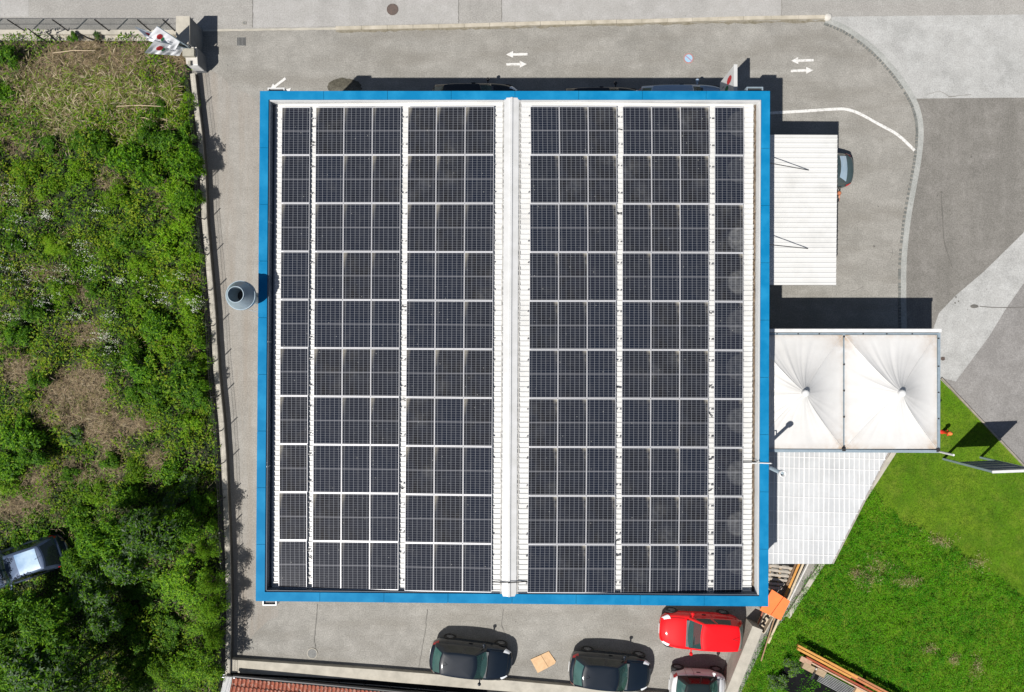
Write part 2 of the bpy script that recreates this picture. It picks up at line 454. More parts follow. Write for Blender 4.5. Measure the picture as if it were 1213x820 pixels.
# kerb of the road
kb = [(398, 34.5), (520, 32), (640, 28.5), (760, 26), (880, 22.5), (978, 21)]
m = MB()
for (a, b) in zip(densify(px(kb), 1.0)[:-1], densify(px(kb), 1.0)[1:]):
    d = b - a; m.box((a + b) / 2 + Vector((0, 0, .04)), (d.length - .012, .17, .10), math.atan2(d.y, d.x))
setting(m.build('kerb', mat('kerb stone', (.44, .40, .33), (.30, .27, .21), rough=.9, vs_=2.2)))
m = MB(); m.ribbon(densify(px([(240, 36.5), (398, 34)]), .3, .01), .09, .010, jit=.3)
setting(m.build('paving_joint', CONC))
m = MB(); m.ribbon(densify(px([(398, 37.5), (640, 32), (760, 28.5), (978, 25)]), .25, .03), .10, .012, jit=.8)
setting(m.build('gutter_dirt', mat('gutter moss and dirt', (.13, .115, .08), (.22, .20, .16), rough=.95, vs_=6)))
m = MB(); m.lathe(P(980, 21), [(.001, .16), (.12, .16), (.17, .12), (.19, .0)], 10); m.v = [(x, y, z) for x, y, z in m.v]
tag(m.build('kerb_stone', STONE, smooth=True), 'rounded pale stone at the end of the roadside kerb', 'stone')

# cracks, tyre marks and stains
m = MB()
for ln in ([(376, 716), (374, 740), (372, 756), (374, 768)], [(506, 722), (504, 745), (499, 775), (495, 795)], [(596, 722), (594, 740), (599, 756)], [(299.5, 0), (299, 33)], [(543.5, -20), (543, 28)], [(594, -20), (594, 26)], [(926, -10), (926, 19)], [(645, 30), (620, 34)], [(1098, 112), (1113, 108), (1125, 115), (1150, 112)]):
    m.ribbon(densify(px(ln), .12, .018), .024, .0225, jit=.7)
setting(m.build('pavement_crack', mat('crack filler', (.16, .152, .138), rough=.95)))
m = MB()
m.ribbon(smooth_line(px([(1114.5, 228), (1116, 255), (1118, 285), (1123, 303), (1128, 318)]), 5), .05, .026, jit=.5)
m.ribbon(smooth_line(px([(1160, 363), (1180, 364.5), (1213, 364)]), 4), .035, .030, jit=.2)
m.sheet([(P(1153, 362.5).x + .18 * math.cos(a) * (1.3 if math.cos(a) > 0 else .9), P(0, 363).y + .09 * math.sin(a)) for a in [2 * PI * i / 14 for i in range(14)]], .030)
for (u, v, r) in ((1115, 228, .06), (1110, 232, .04), (1132, 352, .05), (1135, 357, .045), (1131, 359, .04), (1125, 249, .04), (1139, 281, .035), (962, 248, .03), (1035, 292, .05), (1040, 245, .03), (1150, 186, .05)):
    m.sheet([(P(u, v).x + r * random.uniform(.6, 1.2) * math.cos(a), P(u, v).y + r * random.uniform(.6, 1.2) * math.sin(a)) for a in [2 * PI * i / 9 for i in range(9)]], .030)
setting(m.build('road_stain', mat('dark stain', (.095, .09, .082), (.13, .122, .11), rough=.9, vs_=8)))
m = MB()
for k in range(9):
    u0 = random.uniform(1000, 1060); v0 = random.uniform(225, 345); r = random.uniform(14, 40); a0 = random.uniform(0, 6)
    m.ribbon(px([(u0 + r * math.cos(a0 + j * .12), v0 + r * .6 * math.sin(a0 + j * .12)) for j in range(9)]), .03, .0065, jit=.5)
setting(m.build('tyre_mark', mat('tyre mark', (.15, .143, .13), (.245, .232, .21), rough=.9, vs_=5)))
# speckled dark patch of old spilled gravel at the tip of the building shadow
m = MB(); pts_ = []
for q in range(30):
    a = 2 * PI * q / 30; pts_.append((P(408, 103).x + .82 * math.cos(a) * random.uniform(.9, 1.06), P(408, 103).y + .42 * math.sin(a) * random.uniform(.88, 1.08)))
setting(m.sheet(pts_, .0065).build('road_stain', asphalt('gravelly stain', (.085, .078, .058), (.06, .055, .042), (.16, .15, .12), .9, big=3)))
# darker patch with a curved border by the low wall
setting(MB().sheet([p[:2] for p in smooth_line(px([(862, 826), (866, 800), (872, 772), (886, 752), (893, 742), (880, 741), (870, 752), (862, 775), (852, 810), (848, 830)]), 4)], .0065).build('dark_patch', mat('darker curved patch', (.13, .125, .115), (.18, .17, .155), rough=.85, vs_=2)))


def arrow(tail, tip, label):
    a, b = P(*tail), P(*tip); d = (b - a); L = d.length; d.normalize(); n = Vector((-d.y, d.x, 0))
    hw, hl, sw = .165, .33, .058
    q = [a + n * sw, a - n * sw, b - d * hl - n * sw, b - d * hl - n * hw, b, b - d * hl + n * hw, b - d * hl + n * sw]
    o = MB().sheet([(p.x, p.y) for p in q], .0265).build('painted_arrow', PAINTW)
    tag(o, label, 'road marking', 'white arrows painted on the asphalt')


arrow((625, 64.6), (599.6, 65), 'white arrow pointing left, upper of the pair painted north of the roof ridge')
arrow((599.6, 76.6), (624, 76.3), 'white arrow pointing right, lower of the pair painted north of the roof ridge')
arrow((963.5, 71.6), (937, 72.4), 'white arrow pointing left, upper of the pair beside the curved cobble edging')
arrow((936.5, 84.4), (963, 83.4), 'white arrow pointing right, lower of the pair beside the curved cobble edging')
arrow((338.5, 93), (319.5, 107.5), 'white arrow slanting down to the upper left corner of the blue parapet')
arrow((325, 122), (345, 104.5), 'white arrow whose tip just shows over the blue parapet near its upper left corner')
tag(MB().ribbon(smooth_line(px([(900, 135), (950, 132), (990, 129.5), (1003, 130), (1018, 135), (1040, 147), (1063, 160), (1083, 178.5)]), 5), .135, .0265, jit=.06).build('painted_line', PAINTW), 'long white line that bends from the building to the cobble edging', 'road marking')
t = thing('painted_roundel', 'small blue and red round no stopping mark painted on the asphalt', 'road marking', P(815.5, 69.5, .0265))
c = P(815.5, 69.5)
disc = lambda r, z: [(c.x + r * math.cos(2 * PI * i / 20), c.y + r * math.sin(2 * PI * i / 20)) for i in range(20)]
MB().sheet(disc(.24, 0), .0265).build('ring', mat('worn red paint', (.38, .15, .13), (.3, .22, .2), vs_=9), t)
MB().sheet(disc(.185, 0), .0305).build('disc', mat('worn blue paint', (.22, .42, .60), (.34, .42, .46), vs_=9), t)
MB().ribbon([c + Vector((-.15, .13, 0)), c + Vector((.15, -.13, 0))], .05, .0345).build('slash', mat('worn red slash', (.3, .2, .3), vs_=9), t)


def manhole(u, v, r, m_, label, sq=False):
    c = P(u, v); t = thing('manhole_cover', label, 'manhole cover', (c.x, c.y, .012))
    if sq:
        MB().box((c.x, c.y, .018), (r * 2, r * 2, .02)).build('rim', IRONG, t)
        g = MB()
        for i in range(6): g.box((c.x - r * .8 + i * r * .32, c.y, .03), (.03, r * 1.8, .008))
        g.build('grating', DARKMET, t)
    else:
        MB().lathe((c.x, c.y, 0), [(r, .008), (r, .03), (r * .88, .03), (r * .88, .024)], 28).build('rim', CONC if m_ is IRONG else m_, t)
        l = MB().lathe((c.x, c.y, 0), [(r * .87, .008), (r * .87, .022), (.0005, .022)], 28)
        for i in range(-3, 4):
            y = i * r * .24; w = math.sqrt(max(.01, (r * .8) ** 2 - y * y))
            l.box((c.x, c.y + y, .025), (2 * w, r * .07, .008))
        l.build('lid', m_, t)


manhole(465, 11.5, .27, IRON, 'round brown iron manhole cover on the road')
manhole(370, 774, .25, IRONG, 'round grey manhole cover near the low wall below the building')
manhole(286, 49.5, .2, IRONG, 'square grey drain grating beside the flag pillar', True)
manhole(289.5, 27.5, .09, IRONG, 'tiny round utility lid north of the square drain grating')
manhole(1116.5, 425, .09, IRON, 'tiny brown utility lid on the concrete beside the white marquee')

# ------------------------------------------------------------------ the warehouse
ZP = 5.36; ZE = 4.95; ZR = 5.30
TL, TR, BR, BL = P(308, 108, ZP), P(912, 108, ZP), P(910, 718.5, ZP), P(303, 712, ZP)
ITL, ITR, IBR, IBL = P(318, 118, ZP), P(902, 118, ZP), P(899.5, 706.5, ZP), P(313.5, 701.5, ZP)
cen = (TL + BR) / 2
W = thing('warehouse', 'flat white industrial building with blue parapet, its roof covered in solar panels', 'building', (cen.x, cen.y, 0))


def inset(a, d):
    v = (Vector((cen.x, cen.y, 0)) - Vector((a.x, a.y, 0)))
    return Vector((a.x + math.copysign(d, v.x), a.y + math.copysign(d, v.y), a.z))


oc = [inset(p, .03) for p in (TL, TR, BR, BL)]; ic = [inset(p, -.04) for p in (ITL, ITR, IBR, IBL)]
m = MB()
for i in range(4):
    j = (i + 1) % 4; a, b, c_, d_ = oc[i], oc[j], ic[j], ic[i]
    m.prism([a.xy, b.xy, c_.xy, d_.xy], 0, ZP - .07)
m.build('wall', RENDERW, W)
names = ['north', 'east', 'south', 'west']
oo = [TL, TR, BR, BL]; ii = [ITL, ITR, IBR, IBL]
for i in range(4):
    j = (i + 1) % 4; m = MB(); n = 8 if i % 2 == 0 else 9
    for k in range(n):
        s0, s1 = k / n, (k + 1) / n
        g = .0003
        a = oo[i].lerp(oo[j], s0 + (g if k else 0)); b = oo[i].lerp(oo[j], s1 - (g if k < n - 1 else 0))
        dI = ii[j] - ii[i]; pr = lambda q: ii[i] + dI * min(1, max(0, (q - ii[i]).dot(dI) / dI.length_squared))
        c_ = ii[j] if k == n - 1 else pr(b); d_ = ii[i] if k == 0 else pr(a)
        e = random.uniform(-.004, .004)
        m.prism([a.xy, b.xy, c_.xy, d_.xy], ZP - .06, [ZP + .012 + e, ZP + .012 + e, ZP - .005 + e, ZP - .005 + e])
    m.build('parapet_coping', BLUE, W)
    q = MB(); a, b, c_, d_ = oo[i], oo[j], ii[j], ii[i]
    ins = lambda p, s: p.lerp(Vector((cen.x, cen.y, p.z)), s)
    q.prism([ins(a, .001).xy, ins(b, .001).xy, ins(c_, -.001).xy, ins(d_, -.001).xy], ZP - .085, ZP - .064)
    q.build('coping_seam', BLUEDK, W)

# roof sheets: two slopes with real trapezoid ribs that run from ridge to eave
ridge_n, ridge_s = P(606.2, 119, ZR), P(603, 703.5, ZR)
eW = [P(327, 119, ZE), P(322.5, 699.5, ZE)]; eE = [P(892.5, 119, ZE), P(890, 704.5, ZE)]


def roof_z(x, y):
    s = (ridge_n.y - y) / (ridge_n.y - ridge_s.y); rx = ridge_n.x + (ridge_s.x - ridge_n.x) * s
    half = 9.6
    return ZR - (ZR - ZE) * min(1.3, abs(x - rx) / half)


def slope(en, es):
    rows = []; L = (ridge_n - ridge_s).length; pitch = .202; nr = int(L / pitch)
    prof = [(0, 0), (.30, 0), (.40, .034), (.62, .034), (.72, 0)]
    for k in range(nr + 1):
        for s, h in prof:
            t = (k + s) * pitch / L
            if t > 1.0: continue
            a = ridge_n.lerp(ridge_s, t); b = en.lerp(es, t)
            rows.append([Vector((*a.lerp(b, q).xy, 0)) + Vector((0, 0, roof_z(*a.lerp(b, q).xy) + h)) for q in (0, .33, .66, 1)])
    return rows


MB().grid(slope(*eW), flip=True).build('roof_sheet', WHITE_STEEL, W)
MB().grid(slope(*eE)).build('roof_sheet', WHITE_STEEL, W)
# ridge capping with rolled top
m = MB(); rows = []
prof = [(-.30, .045), (-.285, .062), (-.10, .075), (-.05, .085), (-.035, .13), (.035, .13), (.05, .085), (.10, .075), (.285, .062), (.30, .045)]
n = 24
for k in range(n + 1):
    a = P(606.2, 116.5, ZR).lerp(P(603, 706, ZR), k / n)
    rows.append([Vector((a.x + dx, a.y, roof_z(a.x + dx, a.y) + dz)) for dx, dz in prof])
m.grid(rows, flip=False); m.build('ridge_cap', CAP, W)
m = MB()
for dx in (-.335, .335):
    rows = []
    for k in range(180):
        a = ridge_n.lerp(ridge_s, k / 179); e_ = random.uniform(-.02, .02)
        rows.append([Vector((a.x + dx + q + e_, a.y, roof_z(a.x + dx, a.y) + h)) for q, h in ((-.03, .0), (-.025, .042), (.025, .042), (.03, .0))])
    m.grid(rows)
m.build('ridge_filler', mat('grey foam filler', (.30, .29, .27), (.40, .39, .37), vs_=5), W)
# gutters with litter, and the inner faces of the parapet
for (a, b, side) in ((P(327, 119, ZE), P(322.5, 699.5, ZE), -1), (P(892.5, 119, ZE), P(890, 704.5, ZE), 1)):
    m = MB(); d = .34
    m.prism([(a.x - side * .05, a.y), (b.x - side * .05, b.y), (b.x + side * d, b.y), (a.x + side * d, a.y)], ZE - .2, ZE - .13)
    m.build('gutter', LINER, W)
    if side > 0:
        rows = []
        for k in range(160):
            c_ = a.lerp(b, k / 159); w = .07 + .05 * random.random(); o_ = .02 + .04 * random.random()
            rows.append([Vector((c_.x + o_, c_.y, ZE - .07)), Vector((c_.x + o_ + w * .6, c_.y, ZE - .02 + .03 * random.random())), Vector((c_.x + o_ + w + .05, c_.y, ZE - .08))])
        MB().grid(rows).build('leaf_litter', DEBRIS, W)
m = MB()
for i in range(4):
    j = (i + 1) % 4; a, b = ic[i], ic[j]
    dn = Vector(((cen - (a + b) / 2).x, (cen - (a + b) / 2).y, 0))
    dn = Vector((math.copysign(1, dn.x), 0, 0)) if i % 2 else Vector((0, math.copysign(1, dn.y), 0))
    a = a + dn * .004; b = b + dn * .004; a2, b2 = a + dn * .02, b + dn * .02
    MB().prism([a.xy, b.xy, b2.xy, a2.xy], ZE - .18, ZP - .02).build('parapet_liner', LINER if i < 2 else LINER_SHADE, W)
m = MB()
for v in (263, 405, 553):
    p = P(319.5 - (v - 110) * .008, v, ZP - .05); m.box((p.x + .02, p.y, ZP - .22), (.05, .05, .34)); m.box((p.x + .02, p.y + .16, ZP - .22), (.03, .03, .34))
m.build('parapet_bracket', GREYMET, W)
for (u, v, nm) in ((899.5, 549, ''),):
    m = MB(); p = P(u, v, ZP)
    m.tube([P(880, 548.5, ZE + .06), P(893, 548.7, ZE + .06), P(901, 548.5, ZP + .035), P(913, 549, ZP + .03), P(914, 549.2, ZP - .3)], .028, 8)
    m.build('bracing_strap', WHITEPAINT, W)
    MB().tube([P(878, 548, ZE + .12), P(890, 547.5, ZE + .1), P(900, 545.5, ZP + .01)], .014, 6).build('cable_run', CABLE, W)
m = MB(); m.tube([P(585, 689.5, ZR + .04), P(603, 690.5, ZR + .17), P(622, 689, ZR + .04), P(627, 689.6, ZR + .03)], .02, 6)
m.build('cable_run', CABLE, W)
# doors and a base course on the walls, seen only from a step aside
m = MB()
for x in (-6, -1, 4): m.box((x, oc[0].y + .02, 1.6), (2.6, .06, 3.0))
m.build('door', GREYMET, W)

# ------------------------------------------------------------------ solar modules
PW, PH = 1.135, 1.905


def panel_proto(side, ring=False):
    t = thing('solar_module', 'x', 'solar panel', (0, 0, 0), 'solar panels laid in columns on the warehouse roof')
    m = MB(); a, b = PW / 2, PH / 2; fx, fy = .012, .024
    for s in (-1, 1):
        m.box((s * (a - fx / 2), 0, 0), (fx, PH, .038)); m.box((0, s * (b - fy / 2), 0), (PW - 2 * fx, fy, .038))
    m.build('frame', FRAME, t)
    MB().box((0, 0, .006), (PW - 2 * fx - .002, PH - 2 * fy - .002, .016)).build('cell_glass', solarmat('solar cells ' + ('west' if side < 0 else 'east'), side, ring), t)
    return t


groups = [  # columns, side, top left, top right, bottom right, bottom left (photo)
    (1, -1, (334, 127), (367.6, 127), (363.2, 697.2), (329.9, 697)),
    (3, -1, (374.2, 126.8), (475, 126.5), (471.8, 699.3), (369.6, 698)),
    (3, -1, (483.2, 126.4), (585.3, 126), (582.2, 702), (479.2, 700.2)),
    (3, 1, (628.5, 126), (731, 126), (728.2, 702.8), (624.8, 702.5)),
    (3, 1, (737.8, 126.2), (840.2, 126.3), (838.1, 703.2), (735.4, 702.8)),
    (1, 1, (846.6, 126.6), (881, 126.8), (879.2, 703.6), (845.3, 703.4))]
protos = {}
PTOP = .13
colno = 0
for (nc, side, a, b, c_, d_) in groups:
    # the corners' own height: iterate once on the roof plane
    def at(q):
        z = ZR
        for _ in range(4):
            w = P(q[0], q[1], z); z = roof_z(w.x, w.y) + PTOP
        return P(q[0], q[1], z)
    A, B, C, D = (at(q) for q in (a, b, c_, d_))
    for ci in range(nc):
        for ri in range(10):
            u, v = (ci + .5) / nc, (ri + .5) / 10
            f = lambda uu, vv: A.lerp(B, uu).lerp(D.lerp(C, uu), vv)
            p = f(u, v); ex = f((ci + 1) / nc, v) - f(ci / nc, v); ey = f(u, ri / 10) - f(u, (ri + 1) / 10)
            pk = (side, colno == 13)
            if protos.get(pk) is None: protos[pk] = panel_proto(*pk); o = protos[pk]
            else: o = copy_tree(protos[pk])
            ez = ex.cross(ey).normalized(); exn = ex.normalized(); eyn = ez.cross(exn)
            M = Matrix((exn, eyn, ez)).transposed()
            o.rotation_euler = M.to_euler(); o.location = p + Vector((0, 0, random.uniform(-.006, .006)))
            o.scale = ((ex.length - .012) / PW, (ey.length - .018) / PH, 1)
            o['label'] = f'black solar panel in the {ORD[colno + ci]} column from the left, {ORD[ri]} row from the top'
    colno += nc
    # rails under each row of this block
rail = MB()
for (nc, side, a, b, c_, d_) in groups:
    for ri in range(10):
        for q in (.22, .78):
            s = (ri + q) / 10
            l = P(a[0] + (d_[0] - a[0]) * s - 2.2, a[1] + (d_[1] - a[1]) * s, 5.2); r = P(b[0] + (c_[0] - b[0]) * s + 2.2, b[1] + (c_[1] - b[1]) * s, 5.2)
            for X in (l, r): X.z = roof_z(X.x, X.y) + .075
            rail.beam(l, r, .04, .04)
rail.build('mounting_rail', mat('dark mounting rail', (.05, .05, .055), (.3, .3, .31), vs_=3), W)
cab = [((367.5, 150), (374.5, 149)), ((367.6, 167), (373, 167.5)), ((730, 153.5), (737, 154.5)), ((729.5, 252), (736.5, 252.5)), ((838.5, 371), (844, 371.5)), ((475.5, 362.5), (482, 363.5)),
       ((728.8, 459), (734, 459.5)), ((838.8, 456.8), (844.3, 457)), ((838.8, 488), (844.6, 495)), ((838.4, 544.3), (844.2, 544.5)), ((475.6, 473), (481, 475)), ((474, 577), (478, 579)), ((728.4, 642), (733.8, 640)), ((728.5, 658), (733.8, 657.2)), ((364.2, 661), (369, 663.5)), ((838.3, 582), (844, 581))]
for k, (a, b) in enumerate(cab):
    pa, pb = P(*a, 5.2), P(*b, 5.2)
    for q in (pa, pb): q.z = roof_z(q.x, q.y) + .10
    md = (pa + pb) / 2 + Vector((0, .03 * (-1) ** k, -.03))
    tag(MB().tube([pa, md, pb], .017, 6).build('solar_cable', CABLE), 'short black cable loop bridging two blocks of solar panels', 'cable', 'black cables crossing the gaps between solar panel blocks')

# three white framed boxes on the outer wall
for (u0, u1, v0, v1, lab) in ((317, 337, 104, 109, 'white framed dark wall box at the upper left end of the blue parapet'), (884.5, 904, 103, 109, 'white framed dark wall box at the upper right end of the blue parapet'), (311, 327.5, 711, 717.5, 'white framed dark wall box under the lower left corner of the blue parapet')):
    zt = 5.15 if v0 < 400 else 5.2
    a, b = P(u0, v0, zt), P(u1, v1, zt)
    cx_, w = (a.x + b.x) / 2, b.x - a.x
    north = v0 < 400
    yw = oc[0].y if north else oc[3].y - (oc[3].y - oc[2].y) * .02
    yo = a.y if north else b.y
    t = thing('wall_box', lab, 'wall box', (cx_, yw, 0))
    m = MB(); d = abs(yo - yw); s = 1 if north else -1; hh = .5
    m.box((cx_ - w / 2 + .02, yw + s * d / 2, zt - hh / 2), (.04, d, hh)); m.box((cx_ + w / 2 - .02, yw + s * d / 2, zt - hh / 2), (.04, d, hh)); m.box((cx_, yo - s * .02, zt - hh / 2), (w - .08, .04, hh))
    m.build('frame', PALEMET if u0 > 800 else WHITEPAINT, t)
    MB().box((cx_, yw + s * (d - .04) / 2, zt - .12), (w - .08, d - .04, .04)).build('lid', DARKMET, t)

# ------------------------------------------------------------------ canopy hung on the east wall
WX = oc[1].x
t = thing('suspended_canopy', 'white ribbed sheet canopy hung from the building wall by two thin rods', 'canopy', (P(950, 250, 3.6).x, P(950, 250, 3.6).y, 0))
z = 3.6; a, b, c_, d_ = P(915, 160, z), P(992, 160, z), P(990.3, 338, z), P(914, 338, z)
a.x = d_.x = WX + .03
rows = []; L = 178; pitch = 5.9
k = 0.0
while k < L:
    for s, h in ((0, 0), (.55, 0), (.66, .017), (.84, .017), (.95, 0)):
        tt = min(1, (k + s * pitch) / L); l = a.lerp(d_, tt); r = b.lerp(c_, tt)
        rows.append([l + Vector((0, 0, h + .05)), r + Vector((0, 0, h))])
    k += pitch
MB().grid(rows, flip=True).build('roof_sheet', WHITE_STEEL, t)
m = MB(); m.beam(b + Vector((-.03, 0, -.07)), c_ + Vector((-.03, 0, -.07)), .05, .12); m.beam(a + Vector((.05, 0, -.06)), d_ + Vector((.05, 0, -.06)), .06, .1)
for tt in (.03, .25, .5, .75, .97): m.beam(a.lerp(d_, tt) + Vector((.08, 0, -.07)), b.lerp(c_, tt) + Vector((-.06, 0, -.1)), .07, .1)
m.build('frame', WHITEPAINT, t)
for (u, v) in ((958, 201.7), (957, 294.6)):
    q = P(u, v, z + .07); MB().tube([q, Vector((WX + .01, q.y, 4.95))], .018, 6).build('tie_rod', DARKMET, t)

# ------------------------------------------------------------------ marquee with two peaks
ZF = 3.15; ZK = 4.10
cn = lambda u, v, z=ZF: P(u, v, z)
t = thing('marquee', 'white two peaked tent canopy with metal frame beside the building', 'tent', (P(1000, 465, ZF).x, P(1000, 465, ZF).y, 0))


def pvcmat():
    m, tt, p = newmat('white marquee fabric')
    tc = N(tt, 'ShaderNodeTexCoord').outputs['Object']
    c = mix(tt, ramp(tt, noise(tt, tc, .8, 6, .6), .4, .75), (.555, .55, .54), (.49, .485, .475))
    at_ = N(tt, 'ShaderNodeAttribute'); at_.attribute_name = 'dirt'
    f = math_(tt, 'MULTIPLY', at_.outputs['Fac'], ramp(tt, noise(tt, tc, 2.4, 6, .7), .30, .58))
    c = mix(tt, f, c, (.36, .27, .19))
    tt.links.new(c, p.inputs['Base Color']); p.inputs['Roughness'].default_value = .5
    return m


PVC = pvcmat()


def peak(u0, u1, v0, v1, seed):
    rr = random.Random(seed)
    A, B, C, D = P(u0, v0, ZF), P(u1, v0, ZF), P(u1, v1, ZF), P(u0, v1, ZF)
    top = (A + C) / 2; K = 40; NT = 26
    per = []
    for (p, q) in ((A, B), (B, C), (C, D), (D, A)):
        for k in range(K): per.append((p.lerp(q, k / K), k / K))
    n = len(per); ph = [rr.uniform(0, 6.28) for _ in range(8)]
    rows = []; dirt = []
    for i in range(NT + 1):
        s = (i / NT) ** .85 * .955
        row = []
        for k in range(n + 1):
            e, fr = per[k % n]
            p = e.lerp(top, s); ang = 2 * PI * k / n
            dv = Vector((e.x - top.x, e.y - top.y, 0)); hwm = min(B.x - A.x, A.y - D.y) / 2; bl = min(1, s * 1.25) ** 1.5
            rad_ = dv.length * (1 - bl) + hwm * 1.08 * bl; p = Vector((top.x, top.y, 0)) + dv.normalized() * rad_ * (1 - s)
            h = (ZK - ZF) * (.30 * s + .70 * s ** 2.6)
            crease = abs(fr - .5) * 2                            # 1 on the corner seams
            h -= .06 * math.sin(PI * min(1, s * 1.05)) * (1 - crease ** 6) * (1 - s * .5)
            wr = sum(math.sin(ang * f_ + ph[j]) * a_ for j, (f_, a_) in enumerate(((13, .007), (23, .008), (37, .007), (58, .005))))
            patch_ = .35 + .65 * max(0, math.sin(ang * 1.5 + ph[6]))
            h += wr * patch_ * math.sin(PI * min(1, s)) ** .7 * 1.0
            row.append(Vector((p.x, p.y, ZF + h)))
            dirt.append(max(0, crease ** 5 * (1 - s * 3.2)) * .8 + max(0, (1 - s * 12)) * .40 + .03 + max(0, s - .8) * .5)
        rows.append(row)
    m = MB().grid(rows, flip=True); o = m.build('fabric_peak', PVC, t, smooth=True)
    at_ = o.data.attributes.new('dirt', 'FLOAT', 'POINT'); at_.data.foreach_set('value', dirt)
    ss = MB()
    for q in (A, B, C, D):
        line = []
        for i in range(NT + 1):
            s = (i / NT) ** .85 * .95; dv = Vector((q.x - top.x, q.y - top.y, 0)); hwm = min(B.x - A.x, A.y - D.y) / 2; bl = min(1, s * 1.25) ** 1.5
            p = Vector((top.x, top.y, 0)) + dv.normalized() * (dv.length * (1 - bl) + hwm * 1.08 * bl) * (1 - s)
            line.append(Vector((p.x, p.y, ZF + (ZK - ZF) * (.30 * s + .70 * s ** 2.6) + .006)))
        ss.tube(line, .009, 5)
    ss.build('seam', mat('fabric seam', (.5, .5, .49)), o)
    cap = MB().lathe((top.x, top.y, 0), [(.16, ZK - .17), (.15, ZK - .03), (.13, ZK + .02), (.08, ZK + .04), (.001, ZK + .045)], 20)
    cap.build('peak_cap', WHITEPAINT, t, smooth=True)


peak(889.5, 998.6, 397.0, 531.8, 3); peak(1000.5, 1109.8, 397.0, 531.8, 8)
m = MB()
m.beam(P(884, 391.8, ZF + .05), P(1114.3, 391.8, ZF + .05), .15, .14)
m.build('eave_beam', WHITEPAINT, t)
m = MB(); m.beam(P(884, 395.6, ZF), P(1112, 395.6, ZF), .06, .08); m.beam(P(1111.8, 394.5, ZF), P(1111.4, 534, ZF), .10, .10); m.beam(P(884, 533, ZF), P(1112, 534.2, ZF), .08, .10); m.beam(P(999.55, 395.5, ZF), P(999.55, 533, ZF), .04, .05)
m.build('frame_rail', PALEMET, t)
m = MB()
m.beam(P(884, 395.5, ZF - .10), P(1112, 395.5, ZF - .10), .42, .02); m.beam(P(999.5, 397, ZF - .10), P(999.5, 533, ZF - .10), .26, .02); m.beam(P(1110.5, 397, ZF - .12), P(1110.5, 533, ZF - .12), .2, .02); m.beam(P(884, 532.5, ZF - .10), P(1112, 533.5, ZF - .10), .22, .02)
m.build('gap_blocker', PALEMET, t)  # strips added under the fabric gaps to keep light slits out of the shadow
m = MB()
for v in (399, 432, 463, 494, 529): m.lathe(P(999.5, v, ZF + .02), [(.035, 0), (.035, .05), (.001, .05)], 8); m.lathe(P(1111.4, v + 2, ZF + .03), [(.03, 0), (.03, .05), (.001, .05)], 8)
for u in (920, 945, 970, 1022, 1050, 1080): m.lathe(P(u, 395.6, ZF + .02), [(.025, 0), (.025, .05), (.001, .05)], 8)
m.box(P(999.5, 532.5, ZF + .05), (.14, .14, .08)); m.box(P(1111.2, 533.5, ZF + .05), (.14, .14, .08))
m.build('lacing_eyelet', DARKMET, t)
for (u, v) in ((1111, 396), (1111, 533), (999.5, 396), (999.5, 533), (891, 396), (891, 533)):
    p = P(u, v, ZF); MB().box((p.x, p.y, ZF / 2), (.1, .1, ZF - .1)).build('leg', PALEMET, t)
m = MB(); q = P(1112, 535, ZF); m.tube([q, Vector((q.x + .02, q.y, ZF + 1.0))], .045, 10)
m.build('mast', WHITEPAINT, t)

# ------------------------------------------------------------------ polycarbonate lean-to south of the marquee
ZL = 1.95
t = thing('lean_to', 'translucent white corrugated lean-to between the building and the lawn', 'lean-to', (P(960, 600, ZL).x, P(960, 600, ZL).y, 0))


def polymat():
    m, tt, p = newmat('translucent corrugated sheet')
    tc = N(tt, 'ShaderNodeTexCoord').outputs['Object']
    c = mix(tt, ramp(tt, noise(tt, tc, .7, 5, .6), .35, .7), (.565, .575, .585), (.46, .47, .48))
    c = mix(tt, ramp(tt, noise(tt, tc, 3.5, 6, .7, (1, .35, 1)), .5, .8, 0, .7), c, (.42, .42, .41))
    tt.links.new(c, p.inputs['Base Color']); p.inputs['Roughness'].default_value = .35
    tr = N(tt, 'ShaderNodeBsdfTransparent'); tr.inputs[0].default_value = (.9, .93, .95, 1)
    mx = N(tt, 'ShaderNodeMixShader'); mx.inputs[0].default_value = .84
    tt.links.new(tr.outputs[0], mx.inputs[1]); tt.links.new(p.outputs[0], mx.inputs[2])
    tt.links.new(mx.outputs[0], tt.nodes['Material Output'].inputs[0])
    return m


lx0 = WX + .03
q0 = [(lx0, P(0, 524, ZL).y), (P(1058, 524, ZL).x, P(0, 524, ZL).y), (P(985, 668, ZL).x, P(0, 668, ZL).y), (lx0, P(0, 668, ZL).y)]
MB().prism(q0, ZL, ZL + .012).build('roof_sheet', polymat(), t)
xr = lambda y: q0[1][0] + (q0[2][0] - q0[1][0]) * (q0[1][1] - y) / (q0[1][1] - q0[2][1])
m = MB(); x = q0[0][0] + .1; k = 0
while x < q0[1][0] - .08:
    # the rib runs north-south until it meets the slanting edge
    if x > q0[2][0]:
        s = (x - q0[1][0]) / (q0[2][0] - q0[1][0]); ye = q0[1][1] + (q0[2][1] - q0[1][1]) * s
    else: ye = q0[2][1]
    m.beam((x, q0[0][1], ZL + .025), (x - (.05 if x < q0[2][0] else 0), ye + .01, ZL + .025), .028 + .022 * (k % 4 == 0), .022); x += .222; k += 1
m.build('sheet_rib', mat('white plastic rib', (.66, .66, .66), (.58, .58, .58), vs_=3), t)
m = MB()
for v in (541, 554, 571.5, 588, 605, 621, 638, 655):
    y = P(0, v, ZL).y
    m.beam((lx0 + .02, y + .04, ZL + .019), (xr(y) - .03, y - .12, ZL + .019), .04, .010)
m.build('purlin', mat('white purlin', (.58, .58, .58)), t)
